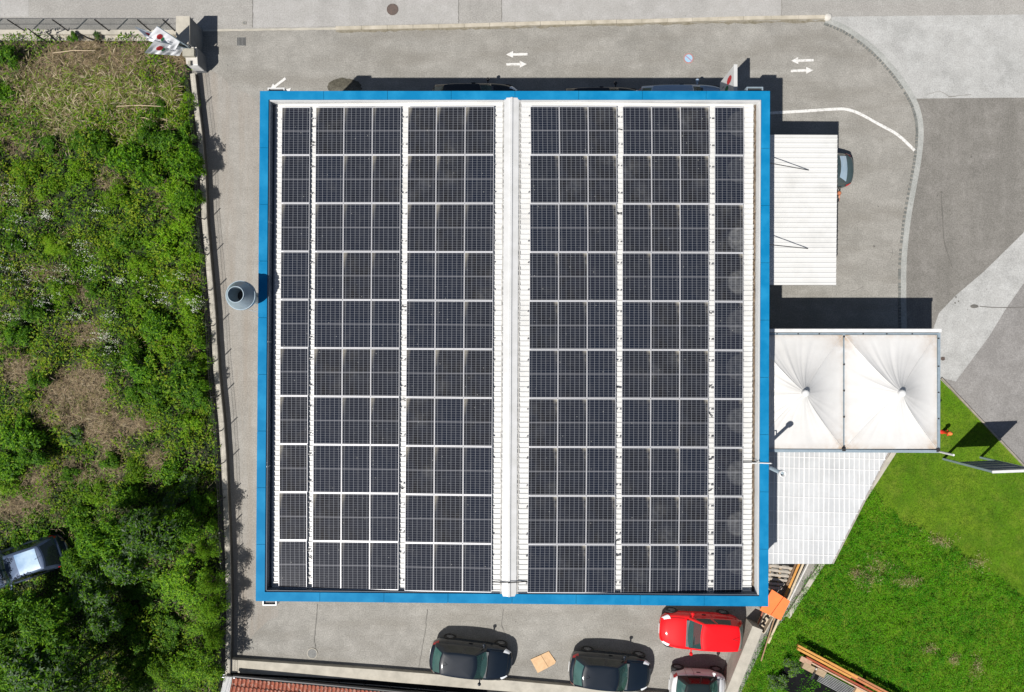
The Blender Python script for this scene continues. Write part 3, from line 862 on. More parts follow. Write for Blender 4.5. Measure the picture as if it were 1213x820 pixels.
m = MB(); m.beam((q0[1][0] + .05, q0[1][1], ZL - .04), (q0[2][0] + .05, q0[2][1], ZL - .04), .07, .10); m.build('edge_gutter', mat('grey brown gutter', (.26, .23, .2), (.36, .34, .31), vs_=3), t)
for s in (.05, .5, .95):
    x, y = q0[1][0] + (q0[2][0] - q0[1][0]) * s - .08, q0[1][1] + (q0[2][1] - q0[1][1]) * s
    MB().box((x, y, ZL / 2), (.09, .09, ZL - .1)).build('post', WOOD, t)

# kerb between yard and lawn under its edge
m = MB(); m.beam(P(1062, 528) + Vector((0, 0, .06)), P(932, 730) + Vector((0, 0, .06)), .22, .14)
setting(m.build('lawn_kerb', CONC))
m = MB(); m.beam(P(1114, 448) + Vector((0, 0, .05)), P(1216, 556) + Vector((0, 0, .05)), .07, .12)
setting(m.build('lawn_edging', mat('lawn edging', (.2, .18, .15), (.32, .28, .22), vs_=4)))

# ------------------------------------------------------------------ flue beside the east wall and the exhaust stack on the west
xf, yf = WX + .1, P(0, 561.5, 6.55).y
t = thing('flue_pipe', 'slim pale metal flue pipe with ring top rising beside the translucent lean-to', 'flue', (xf, yf, 0))
MB().tube([(xf, yf, .3), (xf, yf, 6.45)], .075, 14).build('pipe', PALEMET, t, smooth=True)
MB().lathe((xf, yf, 0), [(.08, 6.3), (.135, 6.40), (.135, 6.56), (.10, 6.56), (.085, 6.45), (.001, 6.42)], 18).build('cowl', WHITEPAINT, t, smooth=True)
sx_, sy_ = P(284.7, 350, 6.14).x, P(284.7, 350, 6.14).y
t = thing('exhaust_stack', 'wide zinc exhaust stack with cone top standing between wall and building', 'exhaust stack', (sx_, sy_, 0))
m = MB().lathe((sx_, sy_, 0), [(.24, .1), (.24, 5.75), (.55, 5.98), (.57, 5.98), (.57, 6.14), (.55, 6.14)], 40); m.build('pipe', PALEMET, t, smooth=False)
MB().lathe((sx_, sy_, 0), [(.55, 6.14), (.305, 6.60), (.315, 6.60), (.315, 6.63), (.29, 6.63), (.29, 6.3), (.23, 5.7)], 40).build('cone_cap', PALEMET, t, smooth=False)
MB().lathe((sx_, sy_, 0), [(.235, 5.8), (.0005, 5.8)], 24).build('damper', BLACK, t)
m = MB(); m.tube([(sx_ + .5, sy_ - .1, 4.6), (oc[0].x - .02, sy_ - .1, 4.6)], .14, 14)
m.build('duct', GREYMET, t, smooth=True)
m = MB(); m.tube([(sx_ - .1, sy_ - .5, 5.0), (sx_ + .4, sy_ - .62, 5.0), (oc[0].x, sy_ - .6, 5.0)], .015, 6); m.tube([(sx_ + .45, sy_ + .4, 5.0), (oc[0].x, sy_ + .9, 5.0)], .015, 6); m.build('stay_rod', GREYMET, t)
# ------------------------------------------------------------------ boundary wall, fences, flag pillar
wl_px = [(228, 87), (231.5, 120), (236.5, 160), (240, 205), (242, 259), (247.5, 320), (252.5, 377), (256, 440), (262, 500), (265, 545), (268, 615), (270, 667), (271, 720), (269.5, 800), (268, 860)]
WH = .38
wl = [P(u, v, WH) for u, v in wl_px]


def strip_prism(m, pts, w, z0, z1, mi=0):
    for i, (a, b) in enumerate(zip(pts[:-1], pts[1:])):
        d = (b - a); d.z = 0; d.normalize(); n = Vector((-d.y, d.x, 0)) * w / 2
        def nn(j):
            d1 = (pts[min(j + 1, len(pts) - 1)] - pts[max(j - 1, 0)]); d1.z = 0; d1.normalize(); return Vector((-d1.y, d1.x, 0)) * w / 2
        n0, n1 = nn(i), nn(i + 1)
        m.prism([(a + n0).xy, (a - n0).xy, (b - n1).xy, (b + n1).xy], z0, z1, mi)


t = thing('boundary_wall', 'long low weathered concrete wall between the driveway and the overgrown plot', 'wall', (wl[6].x, wl[6].y, 0))
m = MB(); strip_prism(m, wl, .21, 0, WH - .05); m.build('wall_body', mat('shade darkened concrete', (.075, .07, .06), (.045, .044, .04), rough=.95, vs_=3), t)  # body colour darkened to imitate the shaded east face
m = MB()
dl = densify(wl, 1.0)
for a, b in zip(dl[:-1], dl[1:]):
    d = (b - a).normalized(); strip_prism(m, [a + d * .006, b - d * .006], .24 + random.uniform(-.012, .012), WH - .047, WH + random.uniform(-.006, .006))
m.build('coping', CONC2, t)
t = thing('wire_fence', 'thin wire fence on round posts along the top of the driveway wall', 'fence', (wl[6].x, wl[6].y, WH))
fz = WH + .84
for v in (121, 165, 209, 255, 297, 339, 381, 423, 464, 505, 543, 584, 621, 656, 695, 735, 775):
    for a, b in zip(wl_px[:-1], wl_px[1:]):
        if a[1] <= v + 5 < b[1]:
            s = (v + 5 - a[1]) / (b[1] - a[1]); p = P(a[0] + (b[0] - a[0]) * s, v + 5, WH); break
    MB().tube([p, Vector((p.x, p.y, fz))], .024, 8).build('post', DARKMET, t)
m = MB()
for z in (WH + .25, WH + .55, fz - .03): m.tube([Vector((p.x - .02, p.y, z)) for p in wl], .006, 4)
m.build('strand', DARKMET, t)
rows = [[Vector((p.x - .035, p.y, z)) for p in wl] for z in (WH + .04, fz - .02)]
MB().grid(rows).build('netting', meshmat('dark wire netting', (.06, .075, .07), .10, .07, ('Y', 'Z')), t)

# road fence, north edge of the overgrown plot
t = thing('concrete_ledge', 'beige concrete ledge along the road above the overgrown plot', 'wall', (P(90, 40).x, P(90, 40).y, 0))
zb = .32
a, b = P(-120, 37.6, zb), P(209, 38.2, zb); MB().prism([(a.x, a.y + .11), (b.x, b.y + .11), (b.x, b.y - .11), (a.x, a.y - .11)], 0, zb).build('wall_body', CONC, t)
m = MB(); m.prism([(a.x, a.y - .115), (b.x, b.y - .115), (b.x, b.y - .34), (a.x, a.y - .34)], 0, .2); m.build('footing', CONC2, t)
t = thing('netting_fence', 'netting fence on slim dark posts along the road over the dry weeds', 'fence', (P(90, 37).x, P(90, 37).y, zb))
top = 1.45
for u in (-21, 29, 80.5, 129, 178, 207):
    p = P(u, 36.5, zb); MB().tube([p, Vector((p.x, p.y, top))], .03, 8).build('post', DARKMET, t)
pa, pb = P(-120, 36.2, zb), P(209, 36.2, zb)
MB().grid([[Vector((pa.x, pa.y + .03, z)), Vector((pb.x, pb.y + .03, z))] for z in (zb + .02, top)]).build('netting', meshmat('grey green netting', (.10, .115, .10), .07, .14, ('X', 'Z')), t)
m = MB()
for z in (top, (top + zb) / 2): m.tube([Vector((pa.x, pa.y + .03, z)), Vector((pb.x, pb.y + .03, z))], .008, 5)
m.build('strand', DARKMET, t)

t = thing('entrance_pillar', 'grey rendered entrance wall with pale top where three flags stand', 'pillar', (P(228, 55).x, P(228, 55).y, 0))
zt = 1.42
x1 = P(239.5, 0, 0).x; x0 = P(223, 0, 0).x
yn, yj, ysn = P(0, 19.5, zt).y, P(0, 52, zt).y, P(0, 86.5, 0).y
x0 = P(208.8, 0, zt).x; x1 = P(224.3, 0, zt).x
MB().prism([(x0, yn), (x1, yn), (x1, yj), (x0, yj)], 0, zt - .06).build('wall_body', GREYRENDER, t)
MB().prism([(x0 - .015, yn + .015), (x1 + .015, yn + .015), (x1 + .015, yj - .0), (x0 - .015, yj - .0)], zt - .06, zt).build('coping', CONC, t)
z2 = 1.08
a2, b2 = P(218, 0, z2).x, P(232.5, 0, z2).x
MB().prism([(a2, yj - .004), (b2, yj - .004), (b2 + .05, ysn), (a2 + .12, ysn)], 0, z2 - .05).build('wall_body', GREYRENDER, t)
MB().prism([(a2 - .01, yj - .004), (b2 + .01, yj - .004), (b2 + .06, ysn - .01), (a2 + .11, ysn - .01)], z2 - .05, z2).build('coping', STONE, t)
ys_ = ysn - .012
MB().box(((a2 + b2) / 2 + .1, ys_ - .02, .72), (b2 - a2 - .1, .05, .66)).build('white_plaque', WHITEPAINT, t)
yb_ = P(0, 64, z2).y
mbx = MB(); mbx.box(((a2 + b2) / 2, yb_, z2 + .10), (.52, .34, .2)); mbx.box(((a2 + b2) / 2, yb_ - .45, z2 + .06), (.12, .18, .12)); mbx.build('letter_box', mat('olive grey box', (.33, .31, .25), (.25, .24, .2), vs_=5), t)
# flags
FCLOTH = mat('white flag cloth', (.80, .80, .82), (.72, .73, .76), rough=.7, vs_=3)
flags = [((219.5, 53), 1.5, (160, 32), 3.0, (172, 44), 2.85, .40, 'white flag with red emblem, uppermost and farthest left of the three by the pillar'),
         ((222, 55), 1.5, (186, 31), 2.9, (173, 47), 2.75, .25, 'white flag with red emblem, middle and longest of the three by the pillar'),
         ((224, 58), 1.1, (183, 48), 2.7, (171, 63), 2.55, .15, 'white flag with red emblem, lowest of the three, hanging over the weeds')]
for k, (bp, bz, tp, tz, op, oz, t0, lab) in enumerate(flags):
    b = P(*bp, bz); a = P(*tp, tz); o_ = P(*op, oz); t = thing('flag', lab, 'flag', b, 'white flags at the entrance pillar')
    MB().tube([Vector((b.x, b.y, bz - .4)), b, a], [.03, .028, .016], 8).build('pole', PALEMET, t)
    offv = o_ - a
    rows = []; NX, NY = 44, 30
    for i in range(NX + 1):
        s = t0 + (1 - t0) * i / NX; row = []
        for j in range(NY + 1):
            w = j / NY
            p = b.lerp(a, s) + offv * w * (.6 + .4 * i / NX) + Vector((0, 0, -.12 * w * (1 - i / NX)))
            p += Vector((.015, -.015, .03)) * (math.sin(i * .30 + w * 3.5 + k * 2) + .5 * math.sin(i * .7 - w * 5)) * w
            row.append(p)
        rows.append(row)
    cl = MB().grid(rows).build('cloth', FCLOTH, t, smooth=True)
    em = MB()
    for i in range(NX):
        for j in range(NY):
            x_, y_ = (i + .5) / NX, (j + .5) / NY; mi = None
            if ((x_ - .70) / .095) ** 2 + ((y_ - .48) / .19) ** 2 < 1: mi = 0
            elif ((x_ - .57) / .05) ** 2 + ((y_ - .55) / .14) ** 2 < 1: mi = 1
            elif .22 < x_ < .44 and .42 < y_ < .58 and i % 3: mi = 2
            if mi is None: continue
            q_ = [rows[i][j], rows[i + 1][j], rows[i + 1][j + 1], rows[i][j + 1]]
            n_ = (q_[1] - q_[0]).cross(q_[3] - q_[0]).normalized(); n_ = n_ if n_.z > 0 else -n_
            em.add([v_ + n_ * .012 for v_ in q_], [(0, 1, 2, 3)], mi)
    em.build('emblem', [EMRED, EMGREEN, mat('emblem grey', (.4, .42, .46))], cl)

# dark dead stalks by the road fence
for k, (pts, z, lab) in enumerate((([(58, 51), (45, 43), (33, 34)], 1.7, 'long blackened dead stalk leaning by the road fence, nearest the plot corner'), ([(71, 52.5), (62, 44), (55, 39), (63, 34)], 1.2, 'short crooked dark stalk with hooked tip by the road fence'), ([(118, 50), (104, 45), (89, 37)], 1.5, 'dark dead stalk leaning over the ledge above a clump of weeds'))):
    n_ = len(pts); MB().tube([P(u, v, .25 + z * .62 * i / (n_ - 1)) for i, (u, v) in enumerate(pts)], [.05 - .012 * i for i in range(n_)], 7).build('dead_stalk', mat('dead stalk', (.012, .012, .014))) and tag(bpy.data.objects[[o.name for o in bpy.data.objects if o.name.startswith('dead_stalk')][-1]], lab, 'plant stalk')
for k, (a, b, lab) in enumerate((((62, 63), (113, 60), 'pale bare stick lying flat on the dry weeds near the road'), ((138, 126), (196, 126.5), 'long thin bleached stick lying across the reeds north of the bushes'), ((165, 139), (183, 144), 'short bleached stick lying on the reeds beside a green bush'))):
    o = MB().tube([P(*a, .75), (P(*a, .75) + P(*b, .75)) / 2 + Vector((0, .05, .03)), P(*b, .8)], [.016, .02, .01], 6).build('dry_stick', mat('bleached stick', (.46, .36, .24))); tag(o, lab, 'stick')

# low wall, sunken strip, rail fence and tiled house at the south edge
ZW = .26
nl = [P(u, v, ZW) for u, v in ((270, 781.2), (340, 786), (440, 793), (510, 798.5), (600, 806), (700, 815), (770, 821), (860, 829), (900, 832))]
wlist = [.62, .58, .52, .52, .52, .55, .55, .55, .55]
t = thing('low_wall', 'low pale concrete wall edging the yard below the parked cars', 'wall', (nl[3].x, nl[3].y, 0))
m = MB()
for i in range(len(nl) - 1):
    a, b = nl[i], nl[i + 1]
    m.prism([a.xy, b.xy, (b.x, b.y - wlist[i + 1]), (a.x, a.y - wlist[i])], -1.5, ZW)
m.build('wall_body', CONC, t)
m = MB()
MB  # sunken yard: near black colour stands in for the deep shade below the wall
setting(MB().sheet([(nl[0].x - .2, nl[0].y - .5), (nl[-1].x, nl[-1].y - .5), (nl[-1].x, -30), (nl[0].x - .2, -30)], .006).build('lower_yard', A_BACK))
t = thing('rail_fence', 'thin grey rail fence with posts between the low wall and the tiled roof', 'fence', (P(360, 803).x, P(360, 803).y, 0))
ra = [P(240, 801, .5), P(350, 807.5, .5), P(450, 815.5, .5), P(560, 825, .5)]
MB().tube(ra, .018, 6).build('rail', GREYMET, t)
MB().tube([p - Vector((0, 0, .25)) for p in ra], .012, 6).build('rail', GREYMET, t)
for k in range(11):
    s = k / 10 * 3; i = min(2, int(s)); p = ra[i].lerp(ra[i + 1], s - i)
    MB().tube([(p.x, p.y, 0), (p.x, p.y, .55)], .022, 6).build('post', DARKMET, t)
t = thing('tiled_house', 'neighbouring house whose red clay tiled roof just enters below the low wall', 'house', (P(370, 840).x, P(370, 840).y, 0))
ZT = .95
ea, eb = P(276, 803, ZT - .35), P(470, 821, ZT - .35)
dirx = (eb - ea).normalized(); diry = Vector((dirx.y, -dirx.x, 0))
L = (eb - ea).length + 4; rows = []
m = MB(); pitch = .19; n = int(L / pitch)
courses = 9
for cidx in range(courses):
    rows = []
    for k in range(n):
        jz = random.uniform(-.008, .008)
        for s, h in ((0, .0), (.12, .035), (.25, .06), (.38, .035), (.5, .0), (.75, -.02)):
            o0 = ea + dirx * (k + s) * pitch
            rows.append([o0 + diry * (cidx * .34 - .02 * (cidx > 0)) + Vector((0, 0, cidx * .34 * .36 + h + .03 + jz)), o0 + diry * ((cidx + 1) * .34) + Vector((0, 0, (cidx + 1) * .34 * .36 + h + jz))])
    m.grid(rows, flip=False)
def tilemat():
    mm, tt, p = newmat('clay tile')
    tc = N(tt, 'ShaderNodeTexCoord').outputs['Object']
    c = mix(tt, ramp(tt, noise(tt, tc, 5, 3), .3, .7), (.34, .10, .055), (.26, .075, .045))
    c = mix(tt, ramp(tt, noise(tt, tc, 9, 5, .7), .53, .66), c, (.45, .36, .30))
    c = mix(tt, ramp(tt, noise(tt, tc, 7, 4, .7), .58, .7), c, (.07, .05, .045))
    tt.links.new(c, p.inputs['Base Color']); p.inputs['Roughness'].default_value = .85; return mm
m.build('roof', tilemat(), t)
e0 = ea + diry * .25; m = MB(); m.prism([e0.xy, (e0 + dirx * L).xy, (e0 + dirx * L + diry * 6).xy, (e0 + diry * 6).xy], 0, ZT - .45); m.build('wall', RENDERW, t)
m = MB(); m.tube([ea - diry * .08 + Vector((0, 0, -.02)), ea - diry * .08 + dirx * L + Vector((0, 0, -.02))], .07, 10); m.build('gutter', DARKMET, t)
m = MB(); m.prism([(ea - dirx * .05).xy, (ea - dirx * .42 + diry * .0).xy, (ea - dirx * .55 + diry * 3).xy, (ea - dirx * .05 + diry * 3).xy], [ZT - .5, ZT - .5, ZT + .4, ZT + .4], [ZT - .40, ZT - .40, ZT + .62, ZT + .62]); m.build('verge_board', WHITEPAINT, t)

# raking retaining wall by the lawn, bottom right of the yard
rk = [P(897.5, 744, .95), P(866, 822, .95), P(852, 860, .95)]
t = thing('raking_wall', 'flat topped pale concrete wall running diagonally between the yard and the lawn', 'wall', (rk[0].x, rk[0].y, 0))
m = MB(); strip_prism(m, rk, .50, 0, .95); m.build('wall_body', CONC, t)

# ------------------------------------------------------------------ signs
t = thing('totem_sign', 'white upright sign panel with red and green emblem standing by the north wall', 'sign', (P(850, 128).x, P(850, 128).y, 0))
xs = P(871.2, 0, 3.75).x; yt = P(0, 77, 3.75).y; yb = yt - 1.62
zb_, zt_ = 1.75, 3.75
m = MB(); m.box((xs, (yt + yb) / 2, (zb_ + zt_) / 2), (.12, yt - yb, zt_ - zb_)); m.build('sign_board', WHITEPAINT, t)
MB().box((xs + .0, (yt + yb) / 2, zt_ + .012), (.15, yt - yb + .03, .02)).build('sign_cap', CAP, t)
m = MB(); xe = xs - .062
def face(y0, y1, z0, z1, mi): m.add([(xe, y0, z0), (xe, y0, z1), (xe, y1, z1), (xe, y1, z0)], [(0, 1, 2, 3)], mi)
ym = (yt + yb) / 2
for k in range(8): a = k * .7; m.add([(xe - .002, ym + .42 + .17 * math.cos(q * .628), 3.10 + .34 * math.sin(q * .628)) for q in range(10)], [tuple(range(10))], 0); break
m.add([(xe - .003, ym + .16 + .13 * math.cos(q * .628), 2.72 + .26 * math.sin(q * .628)) for q in range(10)], [tuple(range(10))], 1)
for q in range(6): face(ym - .06 - q * .075, ym - .11 - q * .075, 2.5, 2.85, 2)
for q in range(3): face(ym + .45 - q * .2, ym + .40 - q * .2, 2.1, 2.3, 2)
m.build('emblem', [EMRED, EMGREEN, EMGREY], t)
for y in (yt - .3, yb + .3): MB().box((xs, y, zb_ / 2), (.07, .07, zb_)).build('post', GREYMET, t)

t = thing('billboard', 'tall grey panel sign on two posts standing on the lawn', 'billboard', (P(1139, 543).x, P(1139, 543).y, 0))
p1, p2 = P(1117, 543.5), P(1161, 541.8); zt_ = 3.5
d = (p2 - p1).normalized()
for p in (p1, p2): MB().box((p.x, p.y, zt_ / 2), (.09, .09, zt_), math.atan2(d.y, d.x)).build('post', PALEMET, t)
mid = (p1 + p2) / 2; w = (p2 - p1).length
nrm = Vector((-d.y, d.x, 0))
MB().box((mid.x - nrm.x * .0, mid.y, 2.33), (w - .1, .03, 2.28), math.atan2(d.y, d.x)).build('sign_board', mat('sheet steel back', (.30, .34, .36), (.20, .23, .25), rough=.45, metal=.4, vs_=3, stretch=(1, 1, .2)), t)
m = MB()
for z in (1.22, 1.75, 2.3, 2.85, 3.42):
    q = mid + nrm * .035; m.box((q.x, q.y, z), (w - .1, .03, .05), math.atan2(d.y, d.x))
m.build('cross_rail', GREYMET, t)
MB().box((mid.x, mid.y, zt_ + .02), (w + .12, .11, .04), math.atan2(d.y, d.x)).build('top_rail', WHITEPAINT, t)

# ------------------------------------------------------------------ hydrant on the lawn
hp = P(1115.6, 511.5); t = thing('fire_hydrant', 'small red and orange hydrant on the lawn beside the white marquee', 'hydrant', hp)
MB().lathe(hp, [(.11, 0), (.11, .04), (.07, .05), (.07, .50), (.08, .52), (.08, .6)], 18).build('barrel', RED_H, t, smooth=True)
MB().lathe(hp, [(.095, .60), (.10, .64), (.085, .70), (.05, .75), (.025, .77), (.025, .80), (.001, .805)], 18).build('bonnet', ORG_H, t, smooth=True)
for s in (-1, 1):
    m = MB(); m.tube([hp + Vector((0, s * .05, .46)), hp + Vector((0, s * .14, .46))], [.035, .04], 12); m.build('outlet', RED_H, t)

# ------------------------------------------------------------------ timber, pallets, boards at the building corner
t = thing('pallet', 'weathered slatted pallet lying below the end of the lean-to', 'pallet', P(926, 684, .15))
bp = P(923, 684, .15); m = MB(); rz = -.12
for k in range(6): m.box(bp + Matrix.Rotation(rz, 3, 'Z') @ Vector((0, -.5 + k * .2, .06)), (1.1, .11, .025), rz + random.uniform(-.02, .02))
m.build('deck_board', mat('pale pallet board', (.42, .37, .31), (.28, .25, .21), vs_=5), t)
m = MB()
for x in (-.48, 0, .48): m.box(bp + Matrix.Rotation(rz, 3, 'Z') @ Vector((x, 0, -.02)), (.1, 1.1, .1), rz)
m.build('bearer', WOOD, t)
pl = [((957, 655), (910, 762), .34, .09, 'pale timber plank, longest of the loose lengths beside the orange board', (.55, .45, .31)), ((952, 655), (921, 728), .30, .10, 'ochre timber plank lying between the pallet and the pale planks', None), ((962, 658), (930, 722), .36, .06, 'thin white batten lying on top of the loose planks', (.62, .6, .57)), ((948, 655), (914, 735), .24, .08, 'dark brown timber length lowest among the loose planks', (.16, .10, .06)),
      ((919, 727), (901.5, 783), .3, .05, 'slim brown pole sticking out over the grass past the wall end', (.34, .22, .12))]
for (a, b, z, w, lab, colr) in pl:
    o = MB().beam(P(*a, z), P(*b, z + .02), w, .05).build('timber_plank', OCHRE if colr is None else mat('plank wood', colr, tuple(x * .7 for x in colr), rough=.85, vs_=6)); tag(o, lab, 'plank', 'loose timber lengths beside the lean-to')
z = .95; q = [P(914, 698, z), P(935.5, 712, z), P(926, 736.5, z), P(901, 724, z)]
t = thing('painted_board', 'bright orange board of two halves leaning over the planks', 'board', ((q[0].x + q[2].x) / 2, (q[0].y + q[2].y) / 2, 0))
e1 = q[0].lerp(q[1], .62); e2 = q[3].lerp(q[2], .50)
zz = [z + .06, z + .04, z - .14, z - .10]
mid1, mid2 = (zz[0] + zz[1]) / 2, (zz[2] + zz[3]) / 2
m = MB(); m.prism([q[0].xy, e1.xy, e2.xy, q[3].xy], [zz[0] - .03, mid1 - .03, mid2 - .03, zz[3] - .03], [zz[0], mid1, mid2, zz[3]]); m.build('board_leaf', ORANGEB, t)
g = Vector((.025, -.01, 0)); m = MB(); m.prism([(e1 + g).xy, q[1].xy, q[2].xy, (e2 + g).xy], [mid1 - .03, zz[1] - .03, zz[2] - .03, mid2 - .03], [mid1, zz[1], zz[2], mid2]); m.build('board_leaf', ORANGEB, t)
m = MB(); 
for p in (q[0], q[1], q[2], q[3]): c_ = p.lerp((q[0] + q[2]) / 2, .15); m.box((c_.x, c_.y, .40), (.07, .07, .80))
m.build('trestle_leg', WOOD, t)
t = thing('wood_crate', 'small pale crate of dark bottles beside the end of the diagonal wall', 'crate', P(905, 737, .0))
cp = P(905, 737, .2); rz = 1.05
m = MB(); m.box(cp + Vector((0, 0, -.16)), (.9, .42, .05), rz)
for s in (-1, 1): m.box(cp + Matrix.Rotation(rz, 3, 'Z') @ Vector((0, s * .2, 0)), (.9, .03, .3), rz); m.box(cp + Matrix.Rotation(rz, 3, 'Z') @ Vector((s * .44, 0, 0)), (.03, .37, .3), rz)
m.build('crate_side', mat('pale crate wood', (.5, .42, .32), (.36, .3, .22), vs_=6), t)
m = MB()
for k in range(4): m.lathe(cp + Matrix.Rotation(rz, 3, 'Z') @ Vector((-.3 + k * .2, .05 * (-1) ** k, -.12)), [(.06, 0), (.06, .2), (.03, .25), (.001, .25)], 10)
m.build('bottle', BLACK, t)
o = MB().beam(P(896, 745, .25), P(908, 712, .25), .05, .06).build('timber_plank', mat('red brown lath', (.30, .10, .06), rough=.8)); tag(o, 'thin red brown lath lying along the crate by the wall end', 'plank', 'loose timber lengths beside the lean-to')

# stacked beams rack at the lower right
t = thing('lumber_rack', 'rack of orange beams, rods and blocks standing on the tall grass', 'rack', P(1000, 800))
def on_axis(s, off, z, low=.55):                       # s along the stack (0..1), off across it (px)
    z *= low; a, b = (946, 765), (1072, 832); L = math.hypot(b[0] - a[0], b[1] - a[1]); nx, ny = -(b[1] - a[1]) / L, (b[0] - a[0]) / L
    return P(a[0] + (b[0] - a[0]) * s + nx * off, a[1] + (b[1] - a[1]) * s + ny * off, z)
for (s0, s1, off, z, w, h, m_, nm) in ((-.01, .55, 0, 1.0, .10, .14, OCHRE, 'beam'), (.0, .50, 3.6, 1.02, .10, .14, OCHRE, 'beam'), (.30, 1.1, 2.6, .98, .10, .12, mat('orange brown beam', (.46, .17, .06), (.36, .12, .045), vs_=4), 'beam'), (.50, 1.1, -.6, 1.0, .09, .12, mat('salmon beam', (.40, .17, .07), (.30, .12, .05), vs_=4), 'beam'),
    (.10, 1.1, 7.6, .86, .09, .12, REDBEAM, 'beam'), (.16, 1.1, 10.5, .85, .06, .10, mat('pinkish batten', (.5, .33, .24), (.4, .25, .18), vs_=4), 'beam'), (.06, .16, 12, .8, .25, .08, mat('salmon block', (.42, .27, .18), (.3, .18, .12), vs_=9), 'block'), (.1, .2, 17, .7, .30, .2, WOOD, 'block'), (.22, .3, 15.5, .74, .3, .2, WOOD, 'block'), (.58, .66, 15.5, .74, .34, .2, CARD, 'block')):
    MB().beam(on_axis(s0, off, z), on_axis(s1, off, z), w, h).build(nm, m_, t)
m = MB()
for k in range(8): m.tube([on_axis(.27, 14 + k * 1.7, .72 - k * .015), on_axis(.62 + .01 * (k % 3), 14 + k * 1.7, .72 - k * .015)], .021, 6)
m.build('rod', mat('grey scaffold rod', (.42, .42, .41), (.3, .3, .3), rough=.45, metal=.4, vs_=4), t)
m = MB(); 
for s in (.22, .62, .95): m.beam(on_axis(s, -1, .55), on_axis(s, 28, .45), .1, .1); m.beam(on_axis(s, 0, 0), on_axis(s, 0.2, .9), .1, .1); m.beam(on_axis(s, 27, 0), on_axis(s, 27.2, .45), .1, .1)
m.build('bearer', DARKMET, t)
cart = MB(); cart.lathe(on_axis(.21, 14, .62), [(.001, .14), (.05, .14), (.06, 0.0)], 10); cart.build('cap', STONE, t)
rows = []
for i in range(12):
    rows.append([on_axis(-.02 + i / 11 * 1.15, 20 + j * 4.2, .5 - .04 * j + .07 * math.sin(i * 2.1 + j * 1.7)) for j in range(9)])
o = MB().grid(rows, flip=True).build('black_tarp', TARP, smooth=True); tag(o, 'black tarp sagging along the lower side of the lumber rack', 'tarp')

q = [P(628.5, 781.5, .05), P(650, 771.8, .05), P(659.5, 785.5, .05), P(637, 797.5, .05)]
t = thing('cardboard_sheet', 'flattened tan cardboard box lying on the asphalt between two black cars', 'cardboard', ((q[0].x + q[2].x) / 2, (q[0].y + q[2].y) / 2, 0))
e1, e2 = q[0].lerp(q[1], .56), q[3].lerp(q[2], .56)
m = MB(); m.prism([q[0].xy, e1.xy, e2.xy, q[3].xy], .012, [.04, .055, .05, .035]); m.build('flap', CARD, t)
e1, e2 = q[0].lerp(q[1], .575), q[3].lerp(q[2], .575)
m = MB(); m.prism([e1.xy, q[1].xy, q[2].lerp(q[1], .12).xy, q[2].lerp(q[3], .1).xy, e2.xy], .012, [.05, .03, .04, .035, .05]); m.build('flap', CARD, t)


# ------------------------------------------------------------------ cars
def paint(name, c, c2=None, rough=.3, metal=0.0): return mat(name, c, c2 or c, rough=rough + .2, metal=metal, coat=1.0, vs_=1.5, spec=.15)


GLASST, tt_, pp_ = newmat('green tinted windscreen')
pp_.inputs['Base Color'].default_value = (.04, .10, .095, 1); pp_.inputs['Roughness'].default_value = .03; pp_.inputs['Coat Weight'].default_value = .5
tr_ = N(tt_, 'ShaderNodeBsdfTransparent'); tr_.inputs[0].default_value = (.55, .78, .74, 1); mx_ = N(tt_, 'ShaderNodeMixShader'); mx_.inputs[0].default_value = .42
tt_.links.new(tr_.outputs[0], mx_.inputs[1]); tt_.links.new(pp_.outputs[0], mx_.inputs[2]); tt_.links.new(mx_.outputs[0], tt_.nodes['Material Output'].inputs[0])
INTD = mat('dashboard grey', (.10, .11, .115), (.07, .075, .08), rough=.7); INTS = mat('seat fabric grey', (.16, .165, .17), rough=.9)
PB = paint('black blue paint', (.003, .007, .013), (.004, .008, .015), rough=.25)
PR = paint('bright red paint', (.66, .001, .004), (.64, .001, .004), rough=.4)
PS = paint('white silver paint', (.66, .66, .66), rough=.35, metal=.1)
PN = paint('navy grey paint', (.04, .06, .105), (.05, .07, .115), rough=.28, metal=.3)
PG = paint('blue silver paint', (.30, .40, .52), rough=.35, metal=.2)
PGR = paint('slate green paint', (.05, .075, .08), (.04, .06, .06), rough=.28, metal=.2)
PK = paint('black paint', (.006, .006, .007), rough=.3)


